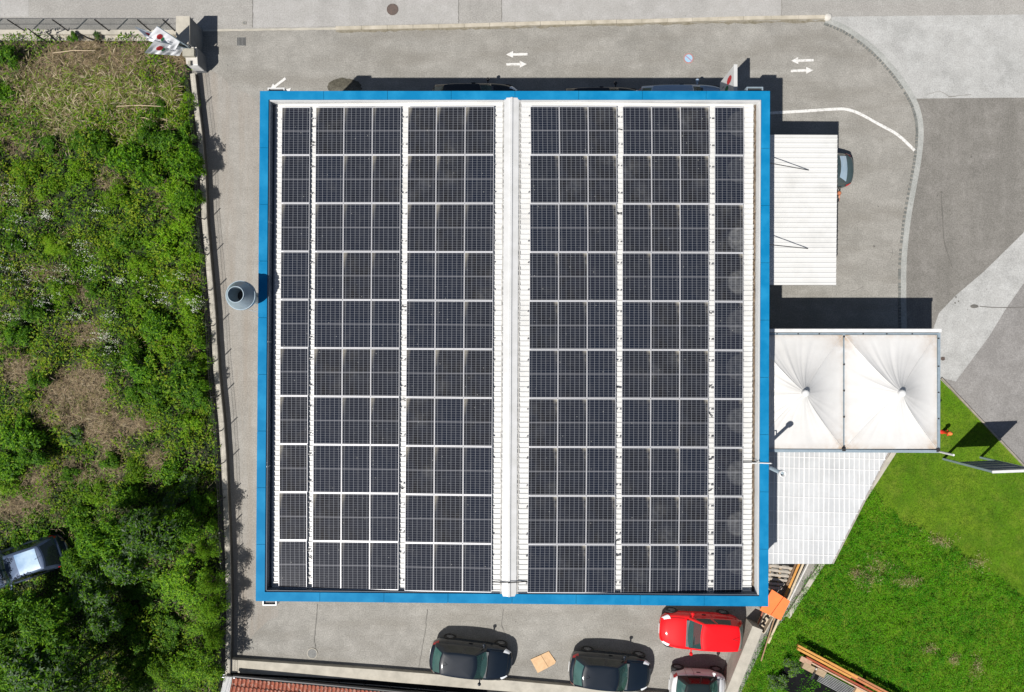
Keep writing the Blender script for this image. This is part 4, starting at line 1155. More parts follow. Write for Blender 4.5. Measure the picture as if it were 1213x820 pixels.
def car(label, L, Wd, Ht, paintm, u, v, heading, roofm=None, wf=.36, rf=.10, rr=-.70, rb=-.90, belt=.93, nose=.66, tail=.86, glass=None, group='cars parked around the building', sunroof=False, bow=.13, roofw=.66, z0=0.0, dark_rear=False):
    p = P(u, v, 0); t = thing('parked_car', label, 'car', (0, 0, 0), group); hl, hw = L / 2, Wd / 2
    glass = glass or GLASS
    st = [-1, -.985, -.95, -.88, -.78, -.62, -.4, -.15, .1, .3, .45, .6, .74, .85, .92, .965, .99, 1]
    def top(s):
        xs_ = [-1, -.93, -.8, wf - .02, wf + .2, .85, .95, 1]; zs = [tail - .12, tail, belt, belt, belt - .03, nose + .08, nose, nose - .1]
        return float(np.interp(s, xs_, zs))
    def half(s):
        e = abs(s) ** 7 * (.34 if s > 0 else .26) + abs(s) ** 2.2 * .05
        return hw * (1 - e)
    def bot(s): return .20 + .16 * abs(s) ** 10
    def sec(s):
        w, zt, zb2 = half(s), top(s), bot(s); hgt = zt - zb2
        return [(0, zb2), (w * .86, zb2), (w * .97, zb2 + .12 * hgt), (w, zb2 + .38 * hgt), (w * .995, zb2 + .62 * hgt), (w * .955, zb2 + .86 * hgt), (w * .86, zt - .01), (w * .62, zt + .025), (w * .3, zt + .042), (0, zt + .046)]
    def xof(s, y):                       # nose and tail are curved in plan
        return s * hl - (math.copysign(1, s) * .16 * (y / hw) ** 2 * abs(s) ** 6)
    rows = []
    for s in st:
        h = sec(s); ring = [Vector((xof(s, y), y, z)) for y, z in h] + [Vector((xof(s, y), -y, z)) for y, z in h[-2:0:-1]]
        ring.append(ring[0].copy()); rows.append(ring)
    m = MB().grid(rows, flip=True)
    nn = len(rows[0]) - 1
    m.add(rows[0][:-1], [tuple(range(nn))]); m.add(rows[-1][:-1], [tuple(range(nn))[::-1]])
    bd = m.build('body', paintm, t, smooth=True)
    bm = bmesh.new(); bm.from_mesh(bd.data); bmesh.ops.remove_doubles(bm, verts=bm.verts, dist=.0005); bmesh.ops.recalc_face_normals(bm, faces=bm.faces); bm.to_mesh(bd.data); bm.free()
    bd.modifiers.new('smooth', 'SUBSURF').levels = 1; bd.modifiers['smooth'].render_levels = 2
    # patch on the body surface between section stations and height fractions
    def S_(s, k):
        h = sec(s); i = min(len(h) - 2, int(k)); f = k - i
        y = h[i][0] + (h[i + 1][0] - h[i][0]) * f; z = h[i][1] + (h[i + 1][1] - h[i][1]) * f
        return Vector((xof(s, y), y, z))
    def patch(name, m_, s0, s1, k0, k1, off_=.014, sides=(-1, 1), skew=0):
        for sd_ in sides:
            rows_ = []
            for i in range(7):
                rw = []
                for j in range(6):
                    kk = k0 + (k1 - k0) * j / 5; ss = s0 + (s1 - s0) * i / 6 + skew * (j / 5 - .5)
                    p_ = S_(ss, kk); c_ = Vector((p_.x * .9, 0, .55)); n_ = (p_ - c_).normalized(); q_ = p_ + n_ * off_
                    rw.append(Vector((q_.x, q_.y * sd_, q_.z)))
                rows_.append(rw)
            MB().grid(rows_, flip=sd_ > 0).build(name, m_, t, smooth=True)
    patch('headlight', HEADL, .80, .955, 4.9, 6.5, .016, skew=-.07)
    patch('tail_light', TAIL, -.975, -.83, 4.3, 5.75, .016)
    # cabin
    def front(z01): return wf + (rf - wf) * z01
    def rear(z01): return rb + (rr - rb) * z01
    fy = [-1, -.90, -.45, 0, .45, .90]; sx2 = [0, .07, .24, .38, .43, .60, .78, .86]
    def ring(tt):
        hwid = hw * (.865 + (roofw - .865) * tt ** .9); xf_, xr_ = front(tt) * hl, rear(tt) * hl
        z = belt + .02 + (Ht - .035 - belt - .02) * (tt ** .92)
        pts = []
        for y in fy: pts.append(Vector((xf_ + bow * (1 - y * y) * (1 - .25 * tt), y * hwid, z)))
        for s in sx2: pts.append(Vector((xf_ + (xr_ - xf_) * s, hwid * (1 + .025 * math.sin(PI * s)) * (1 - .06 * s ** 3), z)))
        hr = hwid * .94
        for y in (1, .86, .43, 0, -.43, -.86): pts.append(Vector((xr_ - .09 * (1 - y * y), y * hr, z)))
        for s in [1] + sx2[::-1][:-1]: pts.append(Vector((xf_ + (xr_ - xf_) * s, -hwid * (1 + .025 * math.sin(PI * s)) * (1 - .06 * s ** 3), z))) if s != 1 else pts.append(Vector((xr_ + .02, -hr * 1.0, z)))
        return pts
    tv = [-.08, .10, .36, .64, .90, 1.0]
    rings = [ring(max(0, x)) if x > 0 else [p_ - Vector((0, 0, .08)) for p_ in ring(0)] for x in tv]
    n = len(rings[0])
    cab_, ws, rw_, sw = MB(), MB(), MB(), {}
    for i in range(len(tv) - 1):
        for k in range(n):
            k2 = (k + 1) % n; quad = [rings[i][k], rings[i][k2], rings[i + 1][k2], rings[i + 1][k]]
            gl = 1 <= i <= 3; dest = cab_
            if gl:
                if 1 <= k <= 4: dest = ws
                elif k in (7, 8): dest = sw.setdefault((1, 0), MB())
                elif k in (10, 11): dest = sw.setdefault((1, 1), MB())
                elif 15 <= k <= 18: dest = rw_
                elif k >= 20:
                    kk = n - 1 - k           # mirrored index
                    if kk in (1, 2): dest = sw.setdefault((-1, 0), MB())
                    elif kk in (4, 5): dest = sw.setdefault((-1, 1), MB())
            if len(quad) == 4: dest.add(quad, [(0, 1, 2, 3)])
    topr = rings[-1]; c0 = sum((p_ for p_ in topr), Vector()) / n
    rm = MB(); prev = topr
    for sc_, dz in ((.93, .020), (.80, .032), (.55, .040), (.25, .044)):
        cur = [Vector((c0.x + (p_.x - c0.x) * sc_, p_.y * sc_, Ht - .035 + dz)) for p_ in topr]
        for k in range(n): k2 = (k + 1) % n; rm.add([prev[k], prev[k2], cur[k2], cur[k]], [(0, 1, 2, 3)])
        prev = cur
    rm.add(prev, [tuple(range(n))])
    def weld(o):
        bm_ = bmesh.new(); bm_.from_mesh(o.data); bmesh.ops.remove_doubles(bm_, verts=bm_.verts, dist=.0008); bmesh.ops.recalc_face_normals(bm_, faces=bm_.faces); bm_.to_mesh(o.data); bm_.free()
    weld(cab_.build('cabin_pillar', TRIM if roofm else paintm, t, smooth=True))
    ro = rm.build('roof', roofm or paintm, t, smooth=True); weld(ro)
    if sum(f.normal.z for f in ro.data.polygons) < 0: ro.data.flip_normals()
    weld(ws.build('windscreen', glass if glass is not GLASS else GLASST, t, smooth=True))
    ins_ = MB(); xd = (wf * .62 + rf * .38) * hl
    ins_.prism([(xd + .02, -hw * .72), (wf * hl + .10, -hw * .72), (wf * hl + .10, hw * .72), (xd + .02, hw * .72)], belt + .05, [belt + .09, belt + .062, belt + .062, belt + .09]); ins_.build('dashboard', INTD, t)
    for sy in (-1, 1):
        se = MB(); se.box((rf * hl - .02, sy * hw * .40, belt + .10), (.16, .36, .16)); se.box((rf * hl - .06, sy * hw * .40, belt + .25), (.10, .22, .14)); se.build('seat', INTS, t)
    MB().tube([Vector((xd - .02 + .05 * math.sin(q * .5236), hw * .40 + .17 * math.cos(q * .5236), belt + .12 + .12 * math.sin(q * .5236))) for q in range(13)], .016, 6).build('steering_wheel', TRIM, t); weld(rw_.build('rear_window', glass if not dark_rear else GLASSD, t, smooth=True))
    for k_, b_ in sw.items(): weld(b_.build('side_window', GLASSD, t, smooth=True))
    if sunroof:
        xa, xb = rf * hl - .48, rr * hl + .10; w_ = hw * roofw * .82
        rows_ = [[Vector((xa + (xb - xa) * i / 6, -w_ + 2 * w_ * j / 6, Ht + .017 - .018 * abs(j / 3 - 1) ** 2)) for j in range(7)] for i in range(7)]
        MB().grid(rows_).build('sunroof', mat('glare tinted sunroof glass', (.14, .25, .42), (.42, .55, .66), rough=.18, vs_=.9, coat=.6), t, smooth=True)  # pale blue base colour imitates sky glare on the roof glass
    # wheels, mirrors, wipers, plates, bumper trim, handles
    wb = L * (.315 if L > 3 else .345)
    for sx3 in (-1, 1):
        for sy in (-1, 1):
            c_ = Vector((sx3 * wb + (.03 * L if L > 3 else 0), sy * (hw - .10), .30)); 
            ty = MB().lathe(c_, [(.17, -.095), (.28, -.10), (.302, -.07), (.302, .07), (.28, .10), (.17, .095)], 22, axis='Y').build('tyre', TYRE, t)
            ty.name = 'wheel'
            r_ = MB().lathe(c_, [(.001, sy * .085), (.06, sy * .09), (.10, sy * .07), (.18, sy * .088)], 14, axis='Y')
            for q_ in range(5):
                a_ = q_ * 2 * PI / 5; r_.box(c_ + Vector((.1 * math.cos(a_), sy * .095, .1 * math.sin(a_))), (.14, .02, .05), rot=Euler((0, -a_, 0)))
            ri = r_.build('rim', RIM, t); ri.parent = ty
    for sy in (-1, 1):
        mx_ = MB(); xm = wf * hl - .16
        mx_.lathe(Vector((xm, sy * (hw + .08), belt + .06)), [(.001, -.075), (.06, -.06), (.085, 0), (.06, .06), (.001, .075)], 12)
        mx_.box((xm, sy * (hw - .02), belt + .03), (.06, .14, .04)); mx_.build('mirror', paintm, t, smooth=False)
        MB().box((-.02 * L, sy * (hw * .985), .78), (.18, .03, .03)).build('door_handle', TRIM, t)
    xw = wf * hl + bow
    MB().tube([(xw - .02, -.05, belt + .06), (xw - .05, .45, belt + .07)], .012, 5).build('wiper', TRIM, t)
    MB().tube([(xw - .03, -.55, belt + .06), (xw - .02, -.1, belt + .075)], .012, 5).build('wiper', TRIM, t)
    for s_ in (-1, 1): MB().box((s_ * (hl - .004), 0, .46), (.02, .46, .10)).build('number_plate', PLATE, t)
    m = MB()
    for s in (wf + .16, .99):
        pass
    # panel gaps: bonnet shut line and door lines
    gp = MB()
    sl = [S_(wf + .06 + .02 * math.cos(k), 6.0) for k in range(1)]
    for sd_ in (-1, 1):
        gp.tube([Vector((S_(s, 6.25).x, S_(s, 6.25).y * sd_, S_(s, 6.25).z + .006)) for s in np.linspace(wf + .1, .90, 7)], .006, 4)
        for s in (wf - .04, -.22, -.62 if L > 3 else -.5):
            gp.tube([Vector((S_(s, k).x, (S_(s, k).y + .002) * sd_, S_(s, k).z)) for k in (2.4, 3, 4, 5, 5.7)], .006, 4)
    gp.tube([Vector((S_(.90, k).x + .004, S_(.90, k).y, S_(.90, k).z + .005)) for k in (6.25, 7, 8, 9)] + [Vector((S_(.90, k).x + .004, -S_(.90, k).y, S_(.90, k).z + .005)) for k in (8, 7, 6.25)], .006, 4)
    gp.build('panel_seam', BLACK, t)
    MB().tube([(rr * hl + .25, 0, Ht + .0), (rr * hl + .05, 0, Ht + .18)], .008, 5).build('aerial', TRIM, t)
    t.location = (p.x, p.y, z0); t.rotation_euler = (0, 0, R(heading)); ORG[t.name] = Vector(t.location)
    return t


car('black hatchback parked west of the cardboard, nose toward the cardboard', 3.83, 1.66, 1.43, PB, 558.5, 774.5, -7, rr=-.66, rb=-.88, tail=.9)
car('black hatchback parked just right of the cardboard, below the red car', 3.83, 1.66, 1.43, PB, 720.5, 788.5, -5.6, rr=-.66, rb=-.88, tail=.9)
car('bright red car parked tight under the lower blue parapet', 3.80, 1.68, 1.40, PR, 825.5, 741.5, 177.5, wf=.34, rf=.02, rr=-.80, rb=-.95, tail=.95, bow=.10, roofw=.72)
car('tiny silver white two seat car with black roof at the bottom of the yard', 2.62, 1.58, 1.54, PS, 822.5, 807, -3, roofm=GLASSD, wf=.58, rf=.18, rr=-.55, rb=-.80, belt=.98, nose=.74, tail=1.0, bow=.12, roofw=.70)
car('dark navy car with glass roof parked among the bushes at the left edge', 4.15, 1.74, 1.46, PN, 37, 661.5, 199, wf=.34, rf=.06, rr=-.70, rb=-.92, sunroof=True, tail=.95, dark_rear=True)
car('slate grey car mostly hidden under the ribbed hung canopy, tail sticking out', 4.0, 1.74, 1.52, PGR, 951, 206.5, 180, rr=-.50, rb=-.80, tail=.95, glass=GLASS_SKY)
car('dark hatchback in the shade against the north wall, nearest the leftmost end', 4.15, 1.74, 1.45, PK, 564, 127, 0, rr=-.66)
car('black car in the shade between two others along the north wall', 3.9, 1.70, 1.42, PK, 712, 131, 0)
car('pale blue silver car in the shade beside the white totem sign', 4.35, 1.78, 1.48, PG, 805, 129, 0, rr=-.70, wf=.34)


# ------------------------------------------------------------------ person beside the car under the canopy edge
def person(label, loc, rz):
    J = {}; verts, edges, rad = [], [], []
    def add(name, p, r, parent=None):
        J[name] = len(verts); verts.append(p); rad.append(r)
        if parent: edges.append((J[parent], J[name]))
    add('pelvis', (0, 0, .95), .135); add('waist', (0, .0, 1.08), .125, 'pelvis'); add('chest', (0, 0, 1.28), .15, 'waist'); add('upper', (0, 0, 1.42), .12, 'chest'); add('neck', (0, .0, 1.50), .055, 'upper'); add('neck2', (.01, 0, 1.55), .052, 'neck'); add('head', (.03, 0, 1.63), .085, 'neck2'); add('crown', (.02, 0, 1.71), .078, 'head')
    for s, n_ in ((1, 'l'), (-1, 'r')):
        add('sh' + n_, (0, s * .17, 1.41), .065, 'upper')
        el = (.02, s * .33, 1.20) if s < 0 else (.08, s * .26, 1.14)
        hd = (.20, s * .42, 1.10) if s < 0 else (.24, s * .2, 1.02)
        add('el' + n_, el, .045, 'sh' + n_); add('wr' + n_, hd, .030, 'el' + n_)
        d = (Vector(hd) - Vector(el)).normalized(); q = Vector(hd) + d * .06; add('pm' + n_, tuple(q), .034, 'wr' + n_)
        sd_ = d.cross(Vector((0, 0, 1))).normalized()
        for k, ln in enumerate((.07, .085, .08, .06)):
            b_ = q + d * .03 + sd_ * (.024 * (k - 1.5)); add(f'f{k}a' + n_, tuple(b_), .010, 'pm' + n_); add(f'f{k}b' + n_, tuple(b_ + d * ln * .55 + Vector((0, 0, -.008))), .0095, f'f{k}a' + n_); add(f'f{k}c' + n_, tuple(b_ + d * ln + Vector((0, 0, -.03))), .008, f'f{k}b' + n_)
        b_ = q - d * .02 + sd_ * .035; add('ta' + n_, tuple(b_), .012, 'pm' + n_); add('tb' + n_, tuple(b_ + d * .04 + sd_ * .02), .010, 'ta' + n_)
        add('hip' + n_, (0, s * .095, .90), .10, 'pelvis'); add('kn' + n_, (.02, s * .11, .50), .066, 'hip' + n_); add('an' + n_, (-.01, s * .12, .10), .045, 'kn' + n_); add('to' + n_, (.15, s * .13, .045), .042, 'an' + n_)
    me = bpy.data.meshes.new('person'); me.from_pydata(verts, edges, []); o = bpy.data.objects.new('person', me); COL.objects.link(o)
    md = o.modifiers.new('skin', 'SKIN'); sv = me.skin_vertices[0].data
    for i, r_ in enumerate(rad): sv[i].radius = (r_, r_ * (1.0 if i not in (J['chest'], J['upper'], J['waist'], J['pelvis']) else 1.15)); sv[i].use_root = i == 0
    o.modifiers.new('sub', 'SUBSURF').levels = 1
    dg = bpy.context.evaluated_depsgraph_get(); ev = o.evaluated_get(dg); nm = bpy.data.meshes.new_from_object(ev); o.modifiers.clear(); o.data = nm
    skin = mat('skin', (.50, .24, .15), rough=.55); shirt = mat('dark navy shirt', (.012, .014, .022), rough=.8); trou = mat('dark trousers', (.02, .02, .024), rough=.85); shoe = mat('shoe', (.02, .015, .012))
    for mm in (skin, shirt, trou, shoe): nm.materials.append(mm)
    for f in nm.polygons:
        c_ = f.center; i = 1
        if c_.z > 1.50: i = 0
        elif abs(c_.y) > .19 and c_.x > .05 and c_.z < 1.2 and c_.z > .9: i = 0
        elif c_.z < .085: i = 3
        elif c_.z < .98: i = 2
        f.material_index = i; f.use_smooth = True
    tag(o, label, 'person'); o.location = loc; o.rotation_euler = (0, 0, rz); ORG[o.name] = Vector()
    hair = MB().lathe((.012, 0, 1.66), [(.088, -.02), (.093, .03), (.082, .075), (.05, .108), (.001, .12)], 14)
    hair.v = [(x - .012, y * .92, z) for x, y, z in hair.v]
    hr = hair.build('hair', mat('short ginger hair', (.42, .14, .06), (.30, .10, .05), rough=.8, vs_=40), None, smooth=True); hr.parent = o
    fc = MB(); fc.lathe((.112, 0, 1.635), [(.012, -.02), (.018, -.012), (.001, .02)], 8); fc.build('nose', skin).parent = o
    for s in (-1, 1):
        e = MB(); e.lathe((.098, s * .032, 1.655), [(.001, -.01), (.011, 0), (.001, .01)], 8); e.build('eye', BLACK).parent = o
        e = MB(); e.lathe((.02, s * .083, 1.64), [(.001, -.03), (.018, 0), (.001, .03)], 8); e.build('ear', skin).parent = o
    mo = MB(); mo.box((.102, 0, 1.585), (.012, .05, .012)); mo.build('mouth', EMRED).parent = o
    return o


hx = P(995.2, 228.5, 1.72)
person('person in dark clothes standing at the canopy edge beside the slate car', (hx.x - .02, hx.y, 0), R(-60))
# ------------------------------------------------------------------ vegetation
def vnoise(x, y, scale, seed=0):
    r = np.random.default_rng(seed); G = r.random((128, 128)); x = np.asarray(x) * scale + 300.3; y = np.asarray(y) * scale + 300.7
    xi, yi = np.floor(x).astype(int), np.floor(y).astype(int); fx, fy = x - xi, y - yi
    fx = fx * fx * (3 - 2 * fx); fy = fy * fy * (3 - 2 * fy); g = lambda a, b: G[a % 128, b % 128]
    return (g(xi, yi) * (1 - fx) + g(xi + 1, yi) * fx) * (1 - fy) + (g(xi, yi + 1) * (1 - fx) + g(xi + 1, yi + 1) * fx) * fy


def fbm(x, y, scale, seed=0): return (vnoise(x, y, scale, seed) * .55 + vnoise(x, y, scale * 2.1, seed + 1) * .3 + vnoise(x, y, scale * 4.3, seed + 2) * .15)


def leaves(name, C, D, Nn, L, Wd, mats, midx=None, parent=None):
    C = np.asarray(C); n = len(C); L = np.asarray(L)[:, None]; Wd = np.asarray(Wd)[:, None]
    S1 = np.cross(Nn, D); S1 /= np.linalg.norm(S1, axis=1)[:, None] + 1e-9
    droop = np.zeros_like(C); droop[:, 2] = 1
    v = np.empty((n, 4, 3)); v[:, 0] = C; v[:, 1] = C + D * L * .45 + S1 * Wd / 2; v[:, 2] = C + D * L - droop * L * .12; v[:, 3] = C + D * L * .45 - S1 * Wd / 2
    me = bpy.data.meshes.new(name); me.vertices.add(4 * n); me.vertices.foreach_set('co', v.reshape(-1))
    me.loops.add(4 * n); me.loops.foreach_set('vertex_index', np.arange(4 * n, dtype=np.int32))
    me.polygons.add(n); me.polygons.foreach_set('loop_start', np.arange(0, 4 * n, 4, dtype=np.int32))
    for m_ in mats: me.materials.append(m_)
    if midx is not None: me.polygons.foreach_set('material_index', np.asarray(midx, dtype=np.int32))
    me.update(calc_edges=True); me.validate()
    o = bpy.data.objects.new(name, me); COL.objects.link(o)
    if parent: o.parent = parent
    return o


def unit(a): return a / (np.linalg.norm(a, axis=1)[:, None] + 1e-9)


G_MID = leafmat('green leaf', [(.022, .075, .002), (.06, .16, .004), (.105, .23, .006), (.16, .29, .014)])
G_DARK = leafmat('dark green leaf', [(.010, .042, .002), (.026, .09, .004), (.05, .14, .007), (.10, .20, .020)])
G_LIME = leafmat('yellow green leaf', [(.07, .19, .003), (.125, .28, .004), (.19, .33, .010), (.25, .36, .03)])
G_GREY = leafmat('grey green leaf', [(.05, .09, .04), (.09, .14, .07), (.15, .2, .12), (.025, .07, .015)])
G_WEED = leafmat('weed leaf', [(.05, .125, .003), (.08, .175, .005), (.12, .21, .008), (.155, .235, .016)], patch=((.25, .30, .02), .45))
G_STRAW = leafmat('dry straw', [(.16, .115, .06), (.31, .235, .135), (.45, .36, .22), (.22, .16, .09), (.55, .47, .32)], trans=.15)
G_REED = leafmat('pale reed', [(.34, .27, .15), (.5, .42, .27), (.62, .54, .38)], trans=.2)
G_OLIVE = leafmat('olive stalk', [(.08, .09, .02), (.15, .15, .035), (.21, .19, .06)])
G_BROWN = leafmat('brown dead stem', [(.10, .068, .042), (.18, .125, .08), (.27, .20, .135)], trans=.05)
F_WHITE = leafmat('white petals', [(.55, .56, .48), (.68, .69, .62), (.45, .5, .36)], trans=.2)
BARK = mat('bark', (.12, .09, .065), (.07, .055, .04), rough=.95, vs_=8, bump=.6, bs=20)

wall_v = np.array([q[1] for q in wl_px]); wall_u = np.array([q[0] for q in wl_px])


def terr(x, y): return .10 + .38 * fbm(x, y, .45, 5) * np.clip((-9.3 - x) / 1.2, .15, 1)


DRY = [(95, 74, 98, 34, 1.3), (110, 112, 55, 16, .8), (40, 120, 35, 25, .8), (125, 118, 60, 28, .8), (30, 160, 40, 14, .6), (100, 455, 42, 26, 1.2), (25, 445, 28, 25, .8), (75, 495, 45, 18, .9), (130, 508, 40, 20, 1.0), (70, 555, 60, 22, .8), (20, 598, 40, 18, 1.0), (185, 545, 20, 14, .9), (170, 505, 24, 8, .9), (95, 398, 34, 14, 1.0), (50, 322, 18, 9, .7), (122, 218, 36, 10, .5), (15, 350, 18, 9, .6), (215, 70, 22, 20, .7), (110, 345, 25, 8, .5), (25, 300, 16, 7, .5), (5, 410, 20, 8, .6), (190, 440, 14, 8, .3)]


def dry_at(u, v):
    d = sum(a * np.exp(-((u - cu) / ru) ** 2 - ((v - cv) / rv) ** 2) for cu, cv, ru, rv, a in DRY)
    return np.clip(d + (fbm(u, v, .035, 9) - .54) * 1.25, 0, 1)


# terrain sheet of the overgrown plot
soil_m, tt, p_ = newmat('plot soil')
tc = N(tt, 'ShaderNodeTexCoord').outputs['Object']
atd = N(tt, 'ShaderNodeAttribute'); atd.attribute_name = 'dryness'
c_ = mix(tt, ramp(tt, atd.outputs['Fac'], .2, .8), (.016, .03, .006), (.17, .125, .075))  # green soil tone kept dark so gaps between plants look shaded
c_ = mix(tt, ramp(tt, noise(tt, tc, 7, 5, .7), .4, .7), c_, (.012, .014, .006))
tt.links.new(c_, p_.inputs['Base Color']); p_.inputs['Roughness'].default_value = 1.0
gx = np.linspace(-60, -13.2, 120); rows = []
for v in np.linspace(46.5, 1100, 130):
    ue = float(np.interp(v, wall_v, wall_u)) - 6; xe = P(ue, v, .2).x; y = P(0, v, .2).y
    xs_ = np.concatenate([np.linspace(-60, -26, 8), np.linspace(-25.5, xe, 70)])
    rows.append([Vector((float(x), y, float(terr(x, y)) if v > 47 else .1)) for x in xs_])
to_ = setting(MB().grid(rows, flip=True).build('terrain', soil_m, smooth=True))
vc = np.empty(len(to_.data.vertices) * 3); to_.data.vertices.foreach_get('co', vc); vc = vc.reshape(-1, 3)
at_ = to_.data.attributes.new('dryness', 'FLOAT', 'POINT'); at_.data.foreach_set('value', dry_at(CX + vc[:, 0] * F / (H - vc[:, 2]), CY - vc[:, 1] * F / (H - vc[:, 2])).astype(np.float32))

def scatter(n, u0=-130, u1=272, v0=47, v1=900):
    n = int(n * 1.32)
    u = RNG.uniform(u0, u1, n); v = RNG.uniform(v0, v1, n)
    ok = u < np.interp(v, wall_v, wall_u) - 9
    return u[ok], v[ok]


def to_xy(u, v, z=.35):
    k = (H - z) / F; return (u - CX) * k, (CY - v) * k


def rosettes(n_cl, per, h_fn, len_rng, wid, spread, mats, name, keep=None, tilt=(.1, .8), seed=0, scat=scatter, **kw):
    u, v = scat(n_cl)
    if keep is not None:
        k = keep(u, v); u, v = u[k], v[k]
    x, y = to_xy(u, v); z0 = terr(x, y); h = h_fn(u, v)
    idx = np.repeat(np.arange(len(u)), per); n = len(idx)
    a = RNG.uniform(0, 2 * PI, n); r = np.abs(RNG.normal(0, 1, n)) * spread
    zz = z0[idx] + h[idx] * RNG.random(n) ** .6 * np.clip(1.15 - r / (spread * 3), .2, 1)
    C = np.stack([x[idx] + r * np.cos(a), y[idx] + r * np.sin(a), zz], 1)
    el = RNG.uniform(*tilt, n); b = a + RNG.normal(0, .9, n)
    D = np.stack([np.cos(b) * np.cos(el), np.sin(b) * np.cos(el), np.sin(el)], 1)
    up = unit(np.stack([RNG.normal(0, .35, n), RNG.normal(0, .35, n), np.ones(n)], 1)); Nn = unit(up - D * (up * D).sum(1)[:, None])
    L = RNG.uniform(*len_rng, n)
    return leaves(name, C, D, Nn, L, L * wid if wid < 1 else np.full(n, wid - 1), mats, RNG.integers(0, len(mats), n), **kw)


hum = lambda u, v: .14 + 1.0 * np.clip((fbm(u, v, .045, 21) - .36) * 2.6, 0, 1) ** 1.2
green_keep = lambda u, v: RNG.random(len(u)) > dry_at(u, v) * 1.05
setting(rosettes(8600, 13, hum, (.07, .19), .42, .14, [G_WEED, G_MID, G_WEED, G_DARK], 'weeds', green_keep, (-.1, .7)), 'stuff')
lime_keep = lambda u, v: (RNG.random(len(u)) > dry_at(u, v) * .95) & (fbm(u, v, .028, 33) > .50) & (v < 620)
setting(rosettes(3800, 12, lambda u, v: hum(u, v) * .9, (.12, .30), 1.014, .10, [G_LIME, G_WEED, G_MID], 'green_grass', lime_keep, (.1, 1.0)), 'stuff')
dry_keep = lambda u, v: RNG.random(len(u)) < dry_at(u, v) * 1.15 + .015
setting(rosettes(11500, 11, lambda u, v: .08 + .85 * np.clip(fbm(u, v, .09, 40) - .2, 0, 1), (.12, .42), 1.013, .15, [G_STRAW, G_STRAW, G_BROWN, G_STRAW, G_OLIVE], 'dry_grass', dry_keep, (-.15, .55)), 'stuff')
reed = lambda n: (RNG.normal(118, 62, n).clip(-40, 205), RNG.normal(124, 22, n).clip(60, 175))
setting(rosettes(950, 9, lambda u, v: .25 + .35 * RNG.random(len(u)), (.22, .58), 1.022, .14, [G_REED, G_OLIVE, G_LIME, G_STRAW, G_WEED], 'dry_reeds', None, (-.1, .5), scat=reed), 'stuff')
FL = [(22, 238, 16, 16), (30, 268, 14, 20), (10, 318, 12, 10), (30, 330, 16, 10), (75, 325, 14, 12), (100, 295, 8, 14), (115, 320, 10, 14), (120, 257, 8, 8), (98, 375, 8, 6), (150, 335, 12, 7), (195, 355, 16, 12), (215, 327, 10, 5), (130, 400, 12, 8), (135, 420, 7, 14), (62, 258, 3, 3), (60, 355, 14, 8), (20, 380, 14, 8), (140, 375, 10, 6), (165, 430, 8, 4), (235, 360, 6, 10)]


def flower_scat(n):
    k = RNG.integers(0, len(FL), n); f = np.array(FL, float)[k]
    return RNG.normal(f[:, 0], f[:, 2] * .7), RNG.normal(f[:, 1], f[:, 3] * .7)


setting(rosettes(300, 10, lambda u, v: .75 + .25 * RNG.random(len(u)) + 0 * u, (.018, .04), .9, .04, [F_WHITE], 'white_flowers', None, (-.25, .25), scat=flower_scat), 'stuff')


def crown_mesh(seed, r, h0, h1, nros, per, ll, lw, lobes, flat=.75):
    """Leaf rosettes over and inside a handful of overlapping lobes."""
    g = np.random.default_rng(seed); lc = []
    for i in range(lobes):
        a = g.uniform(0, 2 * PI); q = r * .68 * math.sqrt(g.random()); lr = r * g.uniform(.30, .48)
        top_ = h0 + (h1 - h0) * (1 - .55 * (q / r) ** 1.5) * g.uniform(.72, 1.0); lc.append((q * math.cos(a), q * math.sin(a), top_ - lr * .6, lr))
    lc = np.array(lc); k = g.integers(0, lobes, nros); d = unit(g.normal(0, 1, (nros, 3)) + np.array([0, 0, .55])); rr = lc[k, 3] * g.random(nros) ** .28
    rr *= 1 + g.normal(0, .10, nros)
    B = lc[k, :3] + d * rr[:, None] * np.array([1, 1, flat]); B[:, 2] = np.maximum(B[:, 2], .05 + h0 * .4)
    idx = np.repeat(np.arange(nros), per); n = len(idx); a = np.tile(np.arange(per) * 2 * PI / per, nros) + np.repeat(g.uniform(0, 6.28, nros), per) + g.normal(0, .25, n)
    axis = unit(d * .7 + np.array([0, 0, .7]) + g.normal(0, .25, (nros, 3))); t1 = unit(np.cross(axis, g.normal(0, 1, (nros, 3)))); t2 = np.cross(axis, t1)
    D = t1[idx] * np.cos(a)[:, None] + t2[idx] * np.sin(a)[:, None] + axis[idx] * g.uniform(-.25, .45, n)[:, None]; D = unit(D)
    Nn = unit(axis[idx] + g.normal(0, .3, (n, 3))); Nn = unit(Nn - D * (Nn * D).sum(1)[:, None])
    L = g.uniform(.55, 1.3, n) * ll
    return B[idx] + D * (L * .08)[:, None], D, Nn, L, L * lw


def stem_mesh(seed, h, r0, spread, nl):
    g = random.Random(seed); m = MB(); m.tube([(0, 0, -.1), (g.uniform(-.05, .05), g.uniform(-.05, .05), h * .45), (g.uniform(-.1, .1), g.uniform(-.1, .1), h * .8)], [r0, r0 * .75, r0 * .35], 8)
    for i in range(nl):
        a = 2 * PI * i / nl + g.uniform(-.3, .3); z = h * g.uniform(.25, .6); s = spread * g.uniform(.5, .8)
        m.tube([(0, 0, z), (math.cos(a) * s * .5, math.sin(a) * s * .5, z + h * .15), (math.cos(a) * s, math.sin(a) * s, z + h * .28)], [r0 * .5, r0 * .32, r0 * .12], 6)
    return m


KINDS = {}


